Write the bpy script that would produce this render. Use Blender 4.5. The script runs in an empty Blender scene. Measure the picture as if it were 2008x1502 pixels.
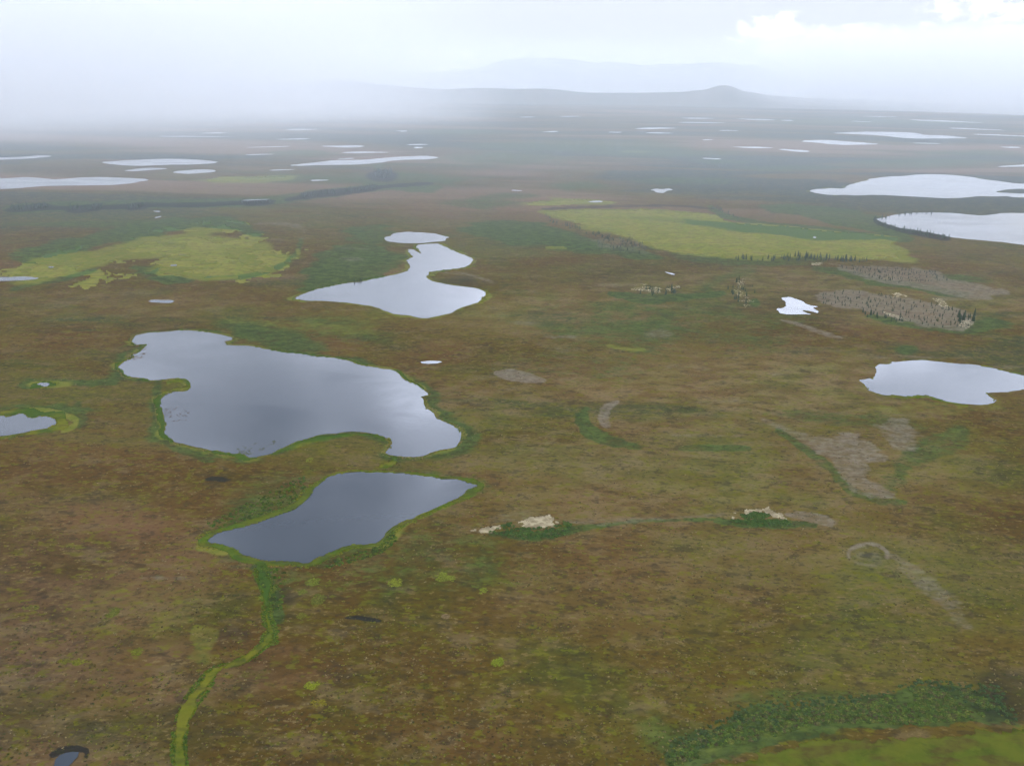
import bpy, math, random
import numpy as np
from mathutils import Vector, Matrix
from mathutils.geometry import tessellate_polygon

random.seed(7); rng = np.random.default_rng(7)
sc = bpy.context.scene
COL = sc.collection
R = math.radians

# ------------------------------------------------------------------ camera
CAM_H = 300.0                      # metres above the tundra
FPX, CX, CY = 1739.0, 1004.0, 751.0   # focal length and centre in photograph pixels
PITCH, ROLL = R(18.24), R(1.0)
r0 = Vector((1, 0, 0)); u0 = Vector((0, math.sin(PITCH), math.cos(PITCH))); w0 = Vector((0, math.cos(PITCH), -math.sin(PITCH)))
rv = r0 * math.cos(ROLL) + u0 * math.sin(ROLL)
uv = -r0 * math.sin(ROLL) + u0 * math.cos(ROLL)
cam_d = bpy.data.cameras.new("camera"); cam = bpy.data.objects.new("camera", cam_d); COL.objects.link(cam)
m = Matrix.Identity(4)
for i in range(3):
    m[i][0] = rv[i]; m[i][1] = uv[i]; m[i][2] = -w0[i]
m[2][3] = CAM_H
cam.matrix_world = m
cam_d.sensor_fit = 'HORIZONTAL'; cam_d.sensor_width = 36.0
cam_d.lens = 36.0 * FPX / 2008.0
cam_d.clip_start = 1.0; cam_d.clip_end = 200000.0
sc.camera = cam

# ------------------------------------------------------------------ light, sky, exposure
SUN_EL, SUN_AZ = R(38), R(200)     # behind the camera, a little to the left
sun_d = bpy.data.lights.new("sun", 'SUN'); sun_d.energy = 1.3; sun_d.angle = R(12); sun_d.color = (1.0, 0.95, 0.87)
sun = bpy.data.objects.new("sun", sun_d); COL.objects.link(sun)
sdir = Vector((math.sin(SUN_AZ) * math.cos(SUN_EL), math.cos(SUN_AZ) * math.cos(SUN_EL), math.sin(SUN_EL)))
sun.rotation_euler = sdir.to_track_quat('Z', 'Y').to_euler()
sun.location = (0, -200, 900)

world = bpy.data.worlds.new("World"); sc.world = world; world.use_nodes = True
wn = world.node_tree; wn.nodes.clear()
def N(t, kind, **kw):
    n = t.nodes.new(kind)
    for k, v in kw.items(): setattr(n, k, v)
    return n
def mathn(t, op, a, b=None, c=None, clamp=False):
    n = N(t, 'ShaderNodeMath', operation=op); n.use_clamp = clamp
    for i, v in enumerate((a, b, c)):
        if v is None: continue
        if isinstance(v, (int, float)): n.inputs[i].default_value = v
        else: t.links.new(v, n.inputs[i])
    return n.outputs[0]
def maprange(t, v, a, b, c=0.0, d=1.0, mode='SMOOTHSTEP'):
    n = N(t, 'ShaderNodeMapRange', interpolation_type=mode)
    t.links.new(v, n.inputs['Value'])
    n.inputs['From Min'].default_value = a; n.inputs['From Max'].default_value = b
    n.inputs['To Min'].default_value = c; n.inputs['To Max'].default_value = d
    return n.outputs['Result']
def mixc(t, fac, a, b, blend='MIX'):
    n = N(t, 'ShaderNodeMix', data_type='RGBA', blend_type=blend)
    for s, v in ((n.inputs[0], fac), (n.inputs[6], a), (n.inputs[7], b)):
        if isinstance(v, (int, float)): s.default_value = v
        elif isinstance(v, tuple): s.default_value = (*v, 1.0)
        else: t.links.new(v, s)
    return n.outputs[2]
def noise(t, vec, scale, detail=3.0, rough=0.55, dist=0.0):
    n = N(t, 'ShaderNodeTexNoise'); t.links.new(vec, n.inputs['Vector'])
    n.inputs['Scale'].default_value = scale; n.inputs['Detail'].default_value = detail
    n.inputs['Roughness'].default_value = rough; n.inputs['Distortion'].default_value = dist
    return n.outputs['Fac']
def mapping(t, vec, loc=(0, 0, 0), rot=(0, 0, 0), scale=(1, 1, 1)):
    n = N(t, 'ShaderNodeMapping'); t.links.new(vec, n.inputs['Vector'])
    n.inputs['Location'].default_value = loc; n.inputs['Rotation'].default_value = rot; n.inputs['Scale'].default_value = scale
    return n.outputs['Vector']

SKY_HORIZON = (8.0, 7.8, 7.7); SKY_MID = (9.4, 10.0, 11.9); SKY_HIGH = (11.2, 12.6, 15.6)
def build_world():
    t = wn
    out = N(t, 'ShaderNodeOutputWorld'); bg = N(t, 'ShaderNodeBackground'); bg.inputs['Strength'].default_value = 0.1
    sky = N(t, 'ShaderNodeTexSky', sky_type='NISHITA'); sky.sun_disc = False
    sky.sun_elevation = SUN_EL; sky.sun_rotation = SUN_AZ; sky.air_density = 1.0; sky.dust_density = 1.5
    tc = N(t, 'ShaderNodeTexCoord'); d = tc.outputs['Generated']
    sep = N(t, 'ShaderNodeSeparateXYZ'); t.links.new(d, sep.inputs[0]); z = sep.outputs['Z']
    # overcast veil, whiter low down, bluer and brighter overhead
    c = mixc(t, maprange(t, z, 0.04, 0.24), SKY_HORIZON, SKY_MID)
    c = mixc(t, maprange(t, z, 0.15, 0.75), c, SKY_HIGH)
    # broad cloud structure, seen mostly in the lakes
    v = mapping(t, d, loc=(3.1, 1.7, 0.4), scale=(1.0, 1.0, 3.2))
    n1 = noise(t, v, 3.6, 6, 0.58, 0.5)
    shade = maprange(t, n1, 0.38, 0.62, 0.60, 1.36)
    comb = N(t, 'ShaderNodeCombineXYZ')
    for i in range(3): t.links.new(shade, comb.inputs[i])
    hi = maprange(t, z, 0.10, 0.30)
    c = mixc(t, hi, c, mixc(t, 1.0, c, comb.outputs[0], 'MULTIPLY'))
    # sky above the frame is brightened, more to the right, to lift lake reflections
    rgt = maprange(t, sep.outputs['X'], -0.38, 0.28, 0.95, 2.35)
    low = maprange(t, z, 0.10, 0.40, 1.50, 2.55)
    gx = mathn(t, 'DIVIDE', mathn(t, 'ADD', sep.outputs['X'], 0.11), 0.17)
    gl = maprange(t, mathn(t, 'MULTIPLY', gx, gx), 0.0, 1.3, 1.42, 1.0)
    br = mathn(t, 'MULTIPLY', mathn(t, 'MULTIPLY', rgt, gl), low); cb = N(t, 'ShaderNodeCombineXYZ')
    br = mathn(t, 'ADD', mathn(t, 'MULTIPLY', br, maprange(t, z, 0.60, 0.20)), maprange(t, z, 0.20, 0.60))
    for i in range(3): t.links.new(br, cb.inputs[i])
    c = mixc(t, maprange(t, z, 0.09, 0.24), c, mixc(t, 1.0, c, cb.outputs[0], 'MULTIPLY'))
    # far cumulus banks low over the mountains
    def bump(px, py, rx, ry):
        az = math.atan2(px - CX, FPX); el = (178 + (px - CX) * 0.0175 - py) / FPX
        x0, z0 = math.sin(az), el
        dx = mathn(t, 'DIVIDE', mathn(t, 'SUBTRACT', sep.outputs['X'], x0), rx / FPX)
        dz = mathn(t, 'DIVIDE', mathn(t, 'SUBTRACT', z, z0), ry / FPX)
        q = mathn(t, 'ADD', mathn(t, 'MULTIPLY', dx, dx), mathn(t, 'MULTIPLY', dz, dz))
        front = mathn(t, 'GREATER_THAN', sep.outputs['Y'], 0.0)
        return mathn(t, 'MULTIPLY', maprange(t, q, 0.0, 1.6, 1.0, 0.0), front)
    q = bump(1478, 90, 85, 40)
    for a in ((1560, 88, 90, 22), (1900, 66, 150, 46), (1995, 30, 100, 48), (1600, 84, 90, 16), (860, 122, 90, 20), (640, 110, 110, 18)):
        k = bump(*a); q = mathn(t, 'MAXIMUM', q, k)
    nv = mapping(t, d, scale=(1, 1, 1.7))
    n2 = noise(t, nv, 46.0, 7, 0.60, 0.2)
    mk = mathn(t, 'ADD', mathn(t, 'MULTIPLY', q, 0.62), mathn(t, 'MULTIPLY', mathn(t, 'SUBTRACT', n2, 0.5), 2.6))
    mk = mathn(t, 'MULTIPLY', maprange(t, mk, 0.22, 0.85), maprange(t, q, 0.0, 0.25))
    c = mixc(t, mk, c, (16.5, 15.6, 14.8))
    # a little of the clear sky shows through the veil
    gaps = mathn(t, 'MULTIPLY', maprange(t, n1, 0.30, 0.42, 0.5, 0.06), 1.0)
    c = mixc(t, gaps, c, sky.outputs[0])
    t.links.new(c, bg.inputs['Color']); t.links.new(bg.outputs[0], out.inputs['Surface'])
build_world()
sc.view_settings.view_transform = 'Standard'; sc.view_settings.look = 'None'
sc.view_settings.exposure = 0.09; sc.view_settings.gamma = 1.0
sc.cycles.max_bounces = 12; sc.cycles.diffuse_bounces = 2; sc.cycles.glossy_bounces = 3
sc.cycles.volume_bounces = 8; sc.cycles.transparent_max_bounces = 8
sc.cycles.volume_step_rate = 1.0; sc.cycles.volume_max_steps = 64
sc.cycles.use_denoising = True

# ------------------------------------------------------------------ helpers
def at(px, py, z=0.0):
    d = rv * ((px - CX) / FPX) + uv * ((CY - py) / FPX) + w0
    k = (z - CAM_H) / d.z
    return (d.x * k, d.y * k)
def poly_at(pts): return np.array([at(x, y) for x, y in pts])
def Z(ox, oy, s, pts): return [(ox + x / s, oy + y / s) for x, y in pts]
def tag(o, label=None, cat=None, group=None, kind=None):
    if label: o['label'] = label
    if cat: o['category'] = cat
    if group: o['group'] = group
    if kind: o['kind'] = kind
    return o
def sstep(a, b, x):
    t = np.clip((x - a) / (b - a), 0, 1); return t * t * (3 - 2 * t)
def mesh_from(name, V, F, mats=(), attrs=None, smooth=True, midx=None):
    """V (n,3); F (m,k) array of equal-size faces"""
    V = np.asarray(V, dtype=np.float32); F = np.asarray(F, dtype=np.int32)
    me = bpy.data.meshes.new(name)
    k = F.shape[1]
    me.vertices.add(len(V)); me.vertices.foreach_set('co', V.ravel())
    me.loops.add(F.size); me.loops.foreach_set('vertex_index', F.ravel())
    me.polygons.add(len(F)); me.polygons.foreach_set('loop_start', np.arange(0, F.size, k, dtype=np.int32))
    me.polygons.foreach_set('loop_total', np.full(len(F), k, dtype=np.int32))
    if smooth: me.polygons.foreach_set('use_smooth', np.ones(len(F), dtype=bool))
    for mt in mats: me.materials.append(mt)
    if midx is not None: me.polygons.foreach_set('material_index', midx.astype(np.int32))
    for an, av in (attrs or {}).items():
        av = np.asarray(av, dtype=np.float32)
        if av.ndim == 1:
            a = me.attributes.new(an, 'FLOAT', 'POINT'); a.data.foreach_set('value', av)
        else:
            a = me.attributes.new(an, 'FLOAT_VECTOR', 'POINT'); a.data.foreach_set('vector', av.ravel())
    me.update(); me.validate()
    return me
def link(name, me, loc=(0, 0, 0)):
    o = bpy.data.objects.new(name, me); COL.objects.link(o); o.location = loc; return o

def vnoise(x, y, scale, seed=0, octaves=3):
    """value noise in plain numpy, 0..1"""
    out = np.zeros_like(x, dtype=float); amp = 1.0; tot = 0.0
    for o in range(octaves):
        xs = x / scale * (2 ** o) + 17.3 * o; ys = y / scale * (2 ** o) - 9.1 * o
        xi = np.floor(xs).astype(np.int64); yi = np.floor(ys).astype(np.int64)
        fx = xs - xi; fy = ys - yi; fx = fx * fx * (3 - 2 * fx); fy = fy * fy * (3 - 2 * fy)
        def h(a, b):
            n = (a * 374761393 + b * 668265263 + (seed + o) * 1442695041) & 0xFFFFFFFF
            n = ((n ^ (n >> 13)) * 1274126177) & 0xFFFFFFFF
            return ((n ^ (n >> 16)) & 0xFFFF) / 65535.0
        v = (h(xi, yi) * (1 - fx) + h(xi + 1, yi) * fx) * (1 - fy) + (h(xi, yi + 1) * (1 - fx) + h(xi + 1, yi + 1) * fx) * fy
        out += v * amp; tot += amp; amp *= 0.5
    return out / tot

def signed_dist(P, X, Y, margin):
    """signed distance (negative inside) to polygon P for points within bbox+margin; others = +inf"""
    d = np.full(X.shape, 1e9)
    x0, y0 = P.min(0) - margin; x1, y1 = P.max(0) + margin
    sel = np.nonzero((X > x0) & (X < x1) & (Y > y0) & (Y < y1))[0]
    if len(sel) == 0: return d
    x = X[sel]; y = Y[sel]; best = np.full(len(sel), 1e18); inside = np.zeros(len(sel), bool)
    n = len(P)
    for i in range(n):
        ax, ay = P[i]; bx, by = P[(i + 1) % n]
        ex, ey = bx - ax, by - ay; L = ex * ex + ey * ey + 1e-9
        t = np.clip(((x - ax) * ex + (y - ay) * ey) / L, 0, 1)
        dd = (x - ax - t * ex) ** 2 + (y - ay - t * ey) ** 2
        best = np.minimum(best, dd)
        c = (ay > y) != (by > y)
        if by != ay: inside ^= c & (x < (bx - ax) * (y - ay) / (by - ay) + ax)
    dd = np.sqrt(best); d[sel] = np.where(inside, -dd, dd)
    return d

def refine(P, rounds=2, jit=0.06, seed=0):
    """Chaikin-like smoothing followed by fractal edge roughness, in metres on the ground"""
    rs = np.random.default_rng(seed)
    P = np.asarray(P, float)
    for _ in range(1):
        A = P; B = np.roll(P, -1, 0)
        Q = np.empty((len(P) * 2, 2)); Q[0::2] = A * .82 + B * .18; Q[1::2] = A * .18 + B * .82; P = Q
    for k in range(rounds):
        A = P; B = np.roll(P, -1, 0); e = B - A
        L = np.linalg.norm(e, axis=1, keepdims=True); nrm = np.stack([-e[:, 1], e[:, 0]], 1) / (L + 1e-9)
        M = (A + B) / 2 + nrm * rs.normal(0, jit, (len(P), 1)) * L
        Q = np.empty((len(P) * 2, 2)); Q[0::2] = A; Q[1::2] = M; P = Q
    return P
def lens_px(x0, y0, x1, y1, t):
    """a slim lake outline drawn as a lens between two tips, t = full thickness"""
    n = 9; top = []; bot = []
    ph = random.random() * 6
    for i in range(n + 1):
        s = i / n; w = math.sin(math.pi * min(1, max(0, s))) ** 0.6 * t / 2
        x = x0 + (x1 - x0) * s; y = y0 + (y1 - y0) * s
        top.append((x, y - w * (1 + .35 * math.sin(ph + 5 * s)))); bot.append((x, y + w * (1 + .35 * math.cos(ph + 4 * s))))
    return top + bot[-2:0:-1]
def ribbon_px(pts, w):
    L, Rr = [], []
    for i, (x, y) in enumerate(pts):
        a = pts[max(0, i - 1)]; b = pts[min(len(pts) - 1, i + 1)]
        dx, dy = b[0] - a[0], b[1] - a[1]; l = math.hypot(dx, dy)
        ww = (w[i] if isinstance(w, (list, tuple)) else w) / 2
        L.append((x - dy / l * ww, y + dx / l * ww)); Rr.append((x + dy / l * ww, y - dx / l * ww))
    return L + Rr[::-1]

# ------------------------------------------------------------------ lakes: outlines
A_ = (Z(200, 630, 5.02, [(150,440),(180,415),(240,385),(310,355),(300,330),(380,300),(400,255),(440,222),(390,230),(310,232),(300,180),(330,140),(420,118),(520,108),(640,103),(760,90),(860,90),(960,98),(1060,112),(1130,125),(1200,140),(1275,155),(1280,185),(1200,205),(1230,235),(1320,240),(1420,240),(1520,252),(1650,280),(1800,310)])
      + Z(560, 660, 5.284, [(0,165),(200,180),(300,205),(450,215),(600,240),(710,260),(750,290),(900,315),(1000,335),(1080,340),(1140,360),(1200,410),(1260,455),(1350,490),(1420,540),(1470,585),(1480,605),(1395,625),(1430,650),(1430,700),(1470,750),(1540,800),(1560,850),(1640,880),(1730,920),(1800,960),(1822,1000),(1815,1050),(1790,1110),(1760,1150),(1620,1170),(1520,1195),(1440,1235),(1340,1248),(1230,1245),(1130,1235),(1070,1225),(1030,1200),(1080,1150),(1110,1100),(1080,1070),(1000,1030),(880,1000),(760,985),(640,985),(520,1005),(380,1010),(260,1045),(120,1090),(0,1150)])
      + Z(200, 630, 5.02, [(1720,1290),(1620,1315),(1500,1340),(1430,1350),(1380,1310),(1260,1300),(1130,1280),(1000,1250),(850,1220),(720,1190),(640,1140),(605,1110),(620,1050),(600,950),(600,880),(560,810),(565,760),(620,720),(720,690),(830,690),(870,650),(860,590),(800,565),(700,560),(600,575),(480,585),(400,560),(300,550),(220,535),(210,490),(160,465)]))
B_ = Z(360, 900, 3.347, [(130,545),(200,490),(300,460),(420,435),(560,385),(680,345),(760,310),(820,240),(860,190),(900,155),(950,115),(1040,90),(1150,83),(1290,85),(1440,88),(1560,110),(1700,128),(1800,130),(1880,155),(1940,175),(1870,200),(1850,235),(1780,265),(1680,310),(1560,360),(1480,400),(1380,440),(1330,480),(1290,545),(1200,560),(1060,570),(990,600),(910,640),(830,680),(780,685),(720,670),(640,675),(520,672),(430,650),(380,625),(330,595),(260,570),(200,560)])
C_ = Z(560, 430, 4.781, [(75,748),(150,705),(250,670),(370,640),(520,608),(610,595),(700,590),(760,572),(900,545),(1040,518),(1130,490),(1170,455),(1165,430),(1145,410),(1150,370),(1200,350),(1170,325),(1145,280),(1200,285),(1240,310),(1275,325),(1265,300),(1210,265),(1240,240),(1330,232),(1440,228),(1480,250),(1560,290),(1640,325),(1700,345),(1755,368),(1745,410),(1700,445),(1600,465),(1470,480),(1345,495),(1345,520),(1320,550),(1370,580),(1460,600),(1560,620),(1700,635),(1800,650),(1895,685),(1890,715),(1840,740),(1870,750),(1760,795),(1640,830),(1560,880),(1420,910),(1330,930),(1250,925),(1160,900),(1060,895),(960,870),(880,835),(800,812),(640,790),(500,775),(350,765),(200,765)])
C2 = Z(560, 430, 4.781, [(915,190),(980,155),(1030,128),(1150,118),(1280,125),(1400,135),(1470,155),(1540,170),(1500,185),(1500,205),(1400,212),(1300,224),(1150,227),(1030,220)])
D_ = Z(1660, 680, 5.77, [(135,375),(200,370),(290,355),(330,310),(340,260),(320,235),(370,195),(470,200),(490,170),(600,170),(720,155),(880,150),(1000,165),(1140,180),(1300,195),(1440,200),(1560,220),(1700,250),(1800,280),(1890,300),(1980,320),(2200,380),(2250,430),(2050,480),(1890,500),(1740,515),(1590,520),(1600,550),(1650,585),(1700,605),(1670,635),(1540,658),(1400,650),(1260,640),(1140,620),(1060,595),(980,565),(860,548),(740,560),(640,570),(540,550),(440,550),(330,520),(240,490),(215,440),(180,410)])
E_ = Z(1480, 500, 3.803, [(155,400),(220,395),(235,350),(190,320),(260,312),(310,330),(360,345),(400,375),(480,385),(430,395),(480,420),(470,435),(420,420),(350,410),(380,430),(430,445),(340,443),(250,445),(185,435)])
F_ = Z(1560, 320, 4.482, [(115,248),(180,230),(300,220),(420,228),(480,190),(580,165),(700,130),(830,118),(960,115),(1050,103),(1200,98),(1400,106),(1560,125),(1700,150),(1830,165),(1920,180),(2200,190),(2200,225),(1890,228),(1740,256),(1920,268),(2200,275),(2200,305),(1920,302),(1850,290),(1740,295),(1610,290),(1540,300),(1440,308),(1300,310),(1100,298),(900,288),(740,280),(560,285),(300,282),(180,265)])
G_ = Z(1560, 320, 4.482, [(690,492),(780,480),(860,455),(1000,438),(1200,435),(1400,440),(1540,455),(1620,462),(1720,455),(1800,440),(1920,438),(2300,450),(2300,760),(1920,708),(1700,685),(1500,668),(1350,650),(1200,615),(1050,590),(900,568),(780,530)])
H_ = Z(0, 720, 9.127, [(-500,860),(165,870),(290,860),(300,828),(430,828),(480,900),(620,915),(730,865),(860,885),(990,930),(1010,1000),(960,1080),(850,1105),(700,1130),(560,1140),(430,1170),(300,1195),(165,1215),(-500,1290)])
I_ = Z(0, 720, 9.127, [(650,305),(730,275),(900,275),(990,310),(850,345),(730,345)])
K_ = Z(0, 240, 4.016, [(-300,450),(75,440),(200,432),(330,440),(420,452),(520,445),(640,435),(800,432),(980,438),(1130,445),(1180,455),(1050,480),(900,495),(700,498),(500,500),(350,502),(200,515),(75,525),(-300,535)])
L_ = Z(0, 240, 4.016, [(780,315),(1000,300),(1300,288),(1450,290),(1620,300),(1740,318),(1500,335),(1340,335),(1100,345),(900,335)])
L2 = Z(0, 240, 4.016, [(970,382),(1150,358),(1340,366),(1180,378),(1050,388)])
M_ = Z(0, 240, 4.016, [(1340,395),(1500,375),(1650,372),(1710,388),(1560,402),(1470,408)])
N_ = Z(0, 240, 4.016, [(-200,282),(75,278),(330,260),(420,268),(250,287),(75,294),(-200,298)])
O_ = Z(450, 220, 4.016, [(460,420),(600,405),(700,395),(850,378),(1000,378),(1100,375),(1250,358),(1400,350),(1550,345),(1655,358),(1560,375),(1400,375),(1260,385),(1130,405),(1000,415),(800,418),(680,418),(560,425)])
P_ = Z(1400, 200, 3.303, [(750,203),(900,196),(1100,194),(1300,200),(1360,215),(1500,218),(1665,236),(1500,238),(1250,238),(1120,222),(950,212)])
Q_ = Z(1400, 200, 3.303, [(545,256),(700,246),(850,256),(950,262),(1095,275),(850,281),(740,275),(650,264)])
R_ = Z(560, 660, 5.284, [(1390,262),(1480,250),(1560,252),(1630,262),(1560,280),(1420,280)])
S_ = Z(0, 380, 2.869, [(-150,468),(50,470),(130,465),(230,474),(180,485),(60,490),(-150,495)])
T_ = Z(0, 1180, 4.665, [(505,1440),(550,1395),(640,1370),(725,1368),(715,1410),(660,1470),(600,1520),(480,1520)])
U_ = Z(950, 200, 4.016, [(1305,695),(1350,684),(1400,689),(1450,682),(1492,692),(1430,702),(1410,720),(1350,714),(1345,702)])

def lz(ox, oy, s, x0, y0, x1, y1, t): return lens_px(ox + x0 / s, oy + y0 / s, ox + x1 / s, oy + y1 / s, max(1.6, t / s))
cA, cB, cC, cD = (0, 240, 4.016), (450, 220, 4.016), (950, 200, 4.016), (1400, 200, 3.303)
LAKES = [
 # outline, label, extra edge roughness
 (A_, "largest slate blue lake with a hooked sedge spit on its west side"),
 (B_, "blue grey lake with bright green rim just below the largest lake"),
 (C_, "pale S-shaped lake with a narrow waist reflecting bright clouds"),
 (C2, "small white oval pond touching the north tip of the S-shaped lake"),
 (D_, "pale lake with ragged west shore below the lichen woodland, cut by the right edge"),
 (E_, "small white splayed pond beside the grey lichen woodland"),
 (F_, "broad white lake with a pointed west tip, the farther of two large ones at right"),
 (G_, "white lake fringed by spruces, just beyond the big yellow meadow"),
 (H_, "grey pond with yellow sedge rim cut by the left edge"),
 (I_, "tiny grey pool ringed with yellow sedge above the left edge pond"),
 (K_, "long blue grey lake at the foot of the rain on the left edge"),
 (L_, "wide faint lake half lost in the rain, beyond the long left lake"),
 (L2, "thin grey lake sliver just in front of the faint wide lake in the rain"),
 (M_, "short blue lens shaped lake just right of the long left edge lake"),
 (N_, "faintest long lake behind the rain at the far left edge"),
 (O_, "long white lake slanting up to the right, longest in the far middle"),
 (P_, "longest far lake on the right, a slim wedge with a stepped south shore"),
 (Q_, "slim white far lake just in front of the longest far right one"),
 (R_, "small dull puddle right of the largest lake's north shore"),
 (S_, "narrow white pool on the left edge below the left meadow"),
 (T_, "small grey pool with dark muddy bank at the bottom left corner"),
 (U_, "small white T-shaped pond alone beyond the big yellow meadow"),
 (lens_px(290, 591, 343, 591, 8), "small lens shaped pond on brown tundra above the largest lake"),
 (lz(*cA, 1230, 112, 1850, 115, 7), "very faint line of water high in the rain curtain"),
 (lz(*cA, 1580, 86, 1790, 84, 9), "short faint white streak of water, highest in the rain curtain"),
 (lz(*cB, 440, 140, 700, 137, 12), "bright streak of water at the lower edge of the rain, far middle left"),
 (lz(*cB, 360, 216, 640, 210, 8), "dim streak of water below the bright one at the rain edge"),
 (lz(*cB, 130, 280, 480, 270, 7), "thin faint lake left of the bright trio of far lakes"),
 (lz(*cB, 120, 338, 350, 332, 8), "short thin pond below the thin faint lake at far left middle"),
 (lz(*cB, 720, 270, 1070, 270, 16), "white oval far lake, topmost of the bright trio"),
 (lz(*cB, 880, 320, 1265, 318, 13), "white double far lake, middle of the bright trio"),
 (lz(*cB, 850, 370, 985, 365, 8), "tiny white pond touching the back of the long slanting lake"),
 (lz(*cB, 310, 460, 520, 452, 8), "thin pond left below the long slanting lake's west tip"),
 (lz(*cB, 635, 540, 785, 536, 11), "small white pond below the long slanting lake"),
 (lz(*cB, 1310, 150, 1400, 150, 11), "tiny bright pond far away above the paired short ponds"),
 (lz(*cB, 1390, 257, 1570, 257, 7), "thin white pond, the upper of a short pair in the far middle"),
 (lz(*cB, 1450, 283, 1525, 280, 12), "stubby white pond, the lower of a short pair in the far middle"),
 (lz(*cB, 100, 697, 312, 687, 11), "white pond with dark spruces along its near shore"),
 (lz(*cC, 270, 121, 395, 120, 6), "small bright pond high under the distant ridge, middle"),
 (lz(*cC, 590, 116, 765, 115, 4.5), "thin faint pond under the distant ridge, middle right"),
 (lz(*cC, 455, 236, 580, 234, 7), "thin white pond left of the double far lakes"),
 (lz(*cC, 975, 240, 1080, 240, 6), "short white pond just left of the double far lakes"),
 (lz(*cC, 1185, 211, 1525, 208, 11), "white far lake, the upper of the double far lakes"),
 (lz(*cC, 1270, 245, 1490, 248, 8), "thinner white lake, the lower of the double far lakes"),
 (lz(*cC, 1555, 128, 1810, 132, 9), "white far lake, the upper of a high pair under the round hill"),
 (lz(*cC, 1515, 163, 1900, 166, 9), "white far lake, the lower of a high pair under the round hill"),
 (lz(*cC, 1715, 301, 1800, 300, 6), "small white pond at the foot of a sandy far rise"),
 (lz(*cC, 1845, 226, 2005, 228, 7), "thin white pond right of the double far lakes"),
 (lz(*cC, 1715, 445, 1865, 451, 10), "white pond by dark trees beyond the big meadow"),
 (lz(*cC, 815, 786, 950, 786, 11), "white pond right behind the big yellow meadow's west end"),
 (lz(*cC, 210, 697, 300, 701, 8), "tiny white pond beyond the small strip meadow"),
 (lz(*cD, 140, 110, 398, 119, 8), "white far lake below the round hill's right slope"),
 (lz(*cD, 430, 119, 515, 123, 6), "faint short pond right of the far lake below the hill"),
 (lz(*cD, 890, 127, 1025, 129, 6), "short white pond far right under the dark rain edge"),
 (lz(*cD, 960, 94, 1190, 97, 4), "thin faint lake tight under the dark rain edge"),
 (lz(*cD, 1265, 117, 1750, 136, 9), "long thin white lake nearest to the rain edge at far right"),
 (lz(*cD, 1515, 170, 1895, 185, 6), "bright thin lake line below the one nearest the rain at far right"),
 (lz(*cD, 1665, 210, 2100, 226, 8), "thin far lake running out of the right edge"),
 (lz(*cD, 115, 292, 385, 299, 8), "thin white lake beside a stubbier one in front of it"),
 (lz(*cD, 415, 308, 625, 322, 14), "stubby white lake right of the thin one, mid far right"),
 (lz(*cD, 1285, 268, 1470, 271, 6), "faint thin pond right of the slim white far lake"),
 (lz(*cD, 1850, 293, 1990, 296, 7), "short dull pond near the right edge above the white corner pond"),
 (lz(*cD, 1835, 421, 2080, 408, 13), "white pond at the right edge above the broad white lake"),
 (lz(0, 380, 2.869, 950, 406, 1012, 400, 9), "small white pool in the middle of the left yellow meadow"),
 (lz(0, 380, 2.869, 268, 413, 312, 413, 5), "tiny pool in the western arm of the left meadow"),
 (lz(0, 380, 2.869, 860, 98, 905, 101, 6), "tiny white pool by dark spruces left, the upper of two"),
 (lz(0, 380, 2.869, 870, 137, 908, 128, 7), "tiny white pool left, the lower of two beyond the left meadow"),
 (lz(1300, 380, 2.836, 832, 243, 852, 244, 8), "tiny white pool in the green part of the big meadow"),
 (lz(1300, 380, 2.836, 10, 435, 68, 450, 8), "small white puddle on brown tundra below the big meadow's west end"),
]
LP = [refine(poly_at(p), 2 if i < 22 else 1, 0.07, i) for i, (p, _) in enumerate(LAKES)]

# ------------------------------------------------------------------ ground: polar sheet around the point under the camera
az = np.concatenate([np.linspace(-180, -50, 27)[:-1], np.linspace(-50, -33, 35)[:-1], np.arange(-33, 33.001, 0.088), np.linspace(33, 50, 35)[1:], np.linspace(50, 180, 27)[1:-1]])
dep = np.concatenate([np.geomspace(89.0, 46.0, 12)[:-1], np.arange(46.0, 1.2, -0.066), np.geomspace(1.2, 0.40, 30)[1:]])
rad = CAM_H / np.tan(np.radians(dep))
rad = np.concatenate([[2.0], rad, [48000.0]])
cell = np.gradient(rad)
AZ, RD = np.meshgrid(np.radians(az), rad)
GX = (np.sin(AZ) * RD).ravel(); GY = (np.cos(AZ) * RD).ravel()
CELL = np.repeat(cell, len(az)); RDf = RD.ravel()
nr, na = RD.shape
# distance to the nearest lake
dl = np.full(GX.shape, 1e9); near_lake = {}
for i, P in enumerate(LP):
    size = np.hypot(*(P.max(0) - P.min(0))); mg = 160 + size * .3
    d = signed_dist(P, GX, GY, mg); dl = np.minimum(dl, d)
    if i < 12: near_lake[i] = d
rel = (vnoise(GX, GY, 420, 3, 3) - .5) * 9 + (vnoise(GX, GY, 70, 5, 3) - .5) * 2.2 + (vnoise(GX, GY, 9, 8, 2) - .5) * .55
c15 = CELL * 1.6
wgt = sstep(c15, c15 + 70 + CELL * 3, dl)
GZ = np.where(dl > 0, np.abs(rel) * wgt - 0.04 - 0.0004 * np.minimum(CELL, 800), -0.6)
far = sstep(12000, 20000, RDf)
GZ += far * vnoise(GX, GY, 3500, 11, 3) * 60 * sstep(600, 2500, dl)

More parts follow.
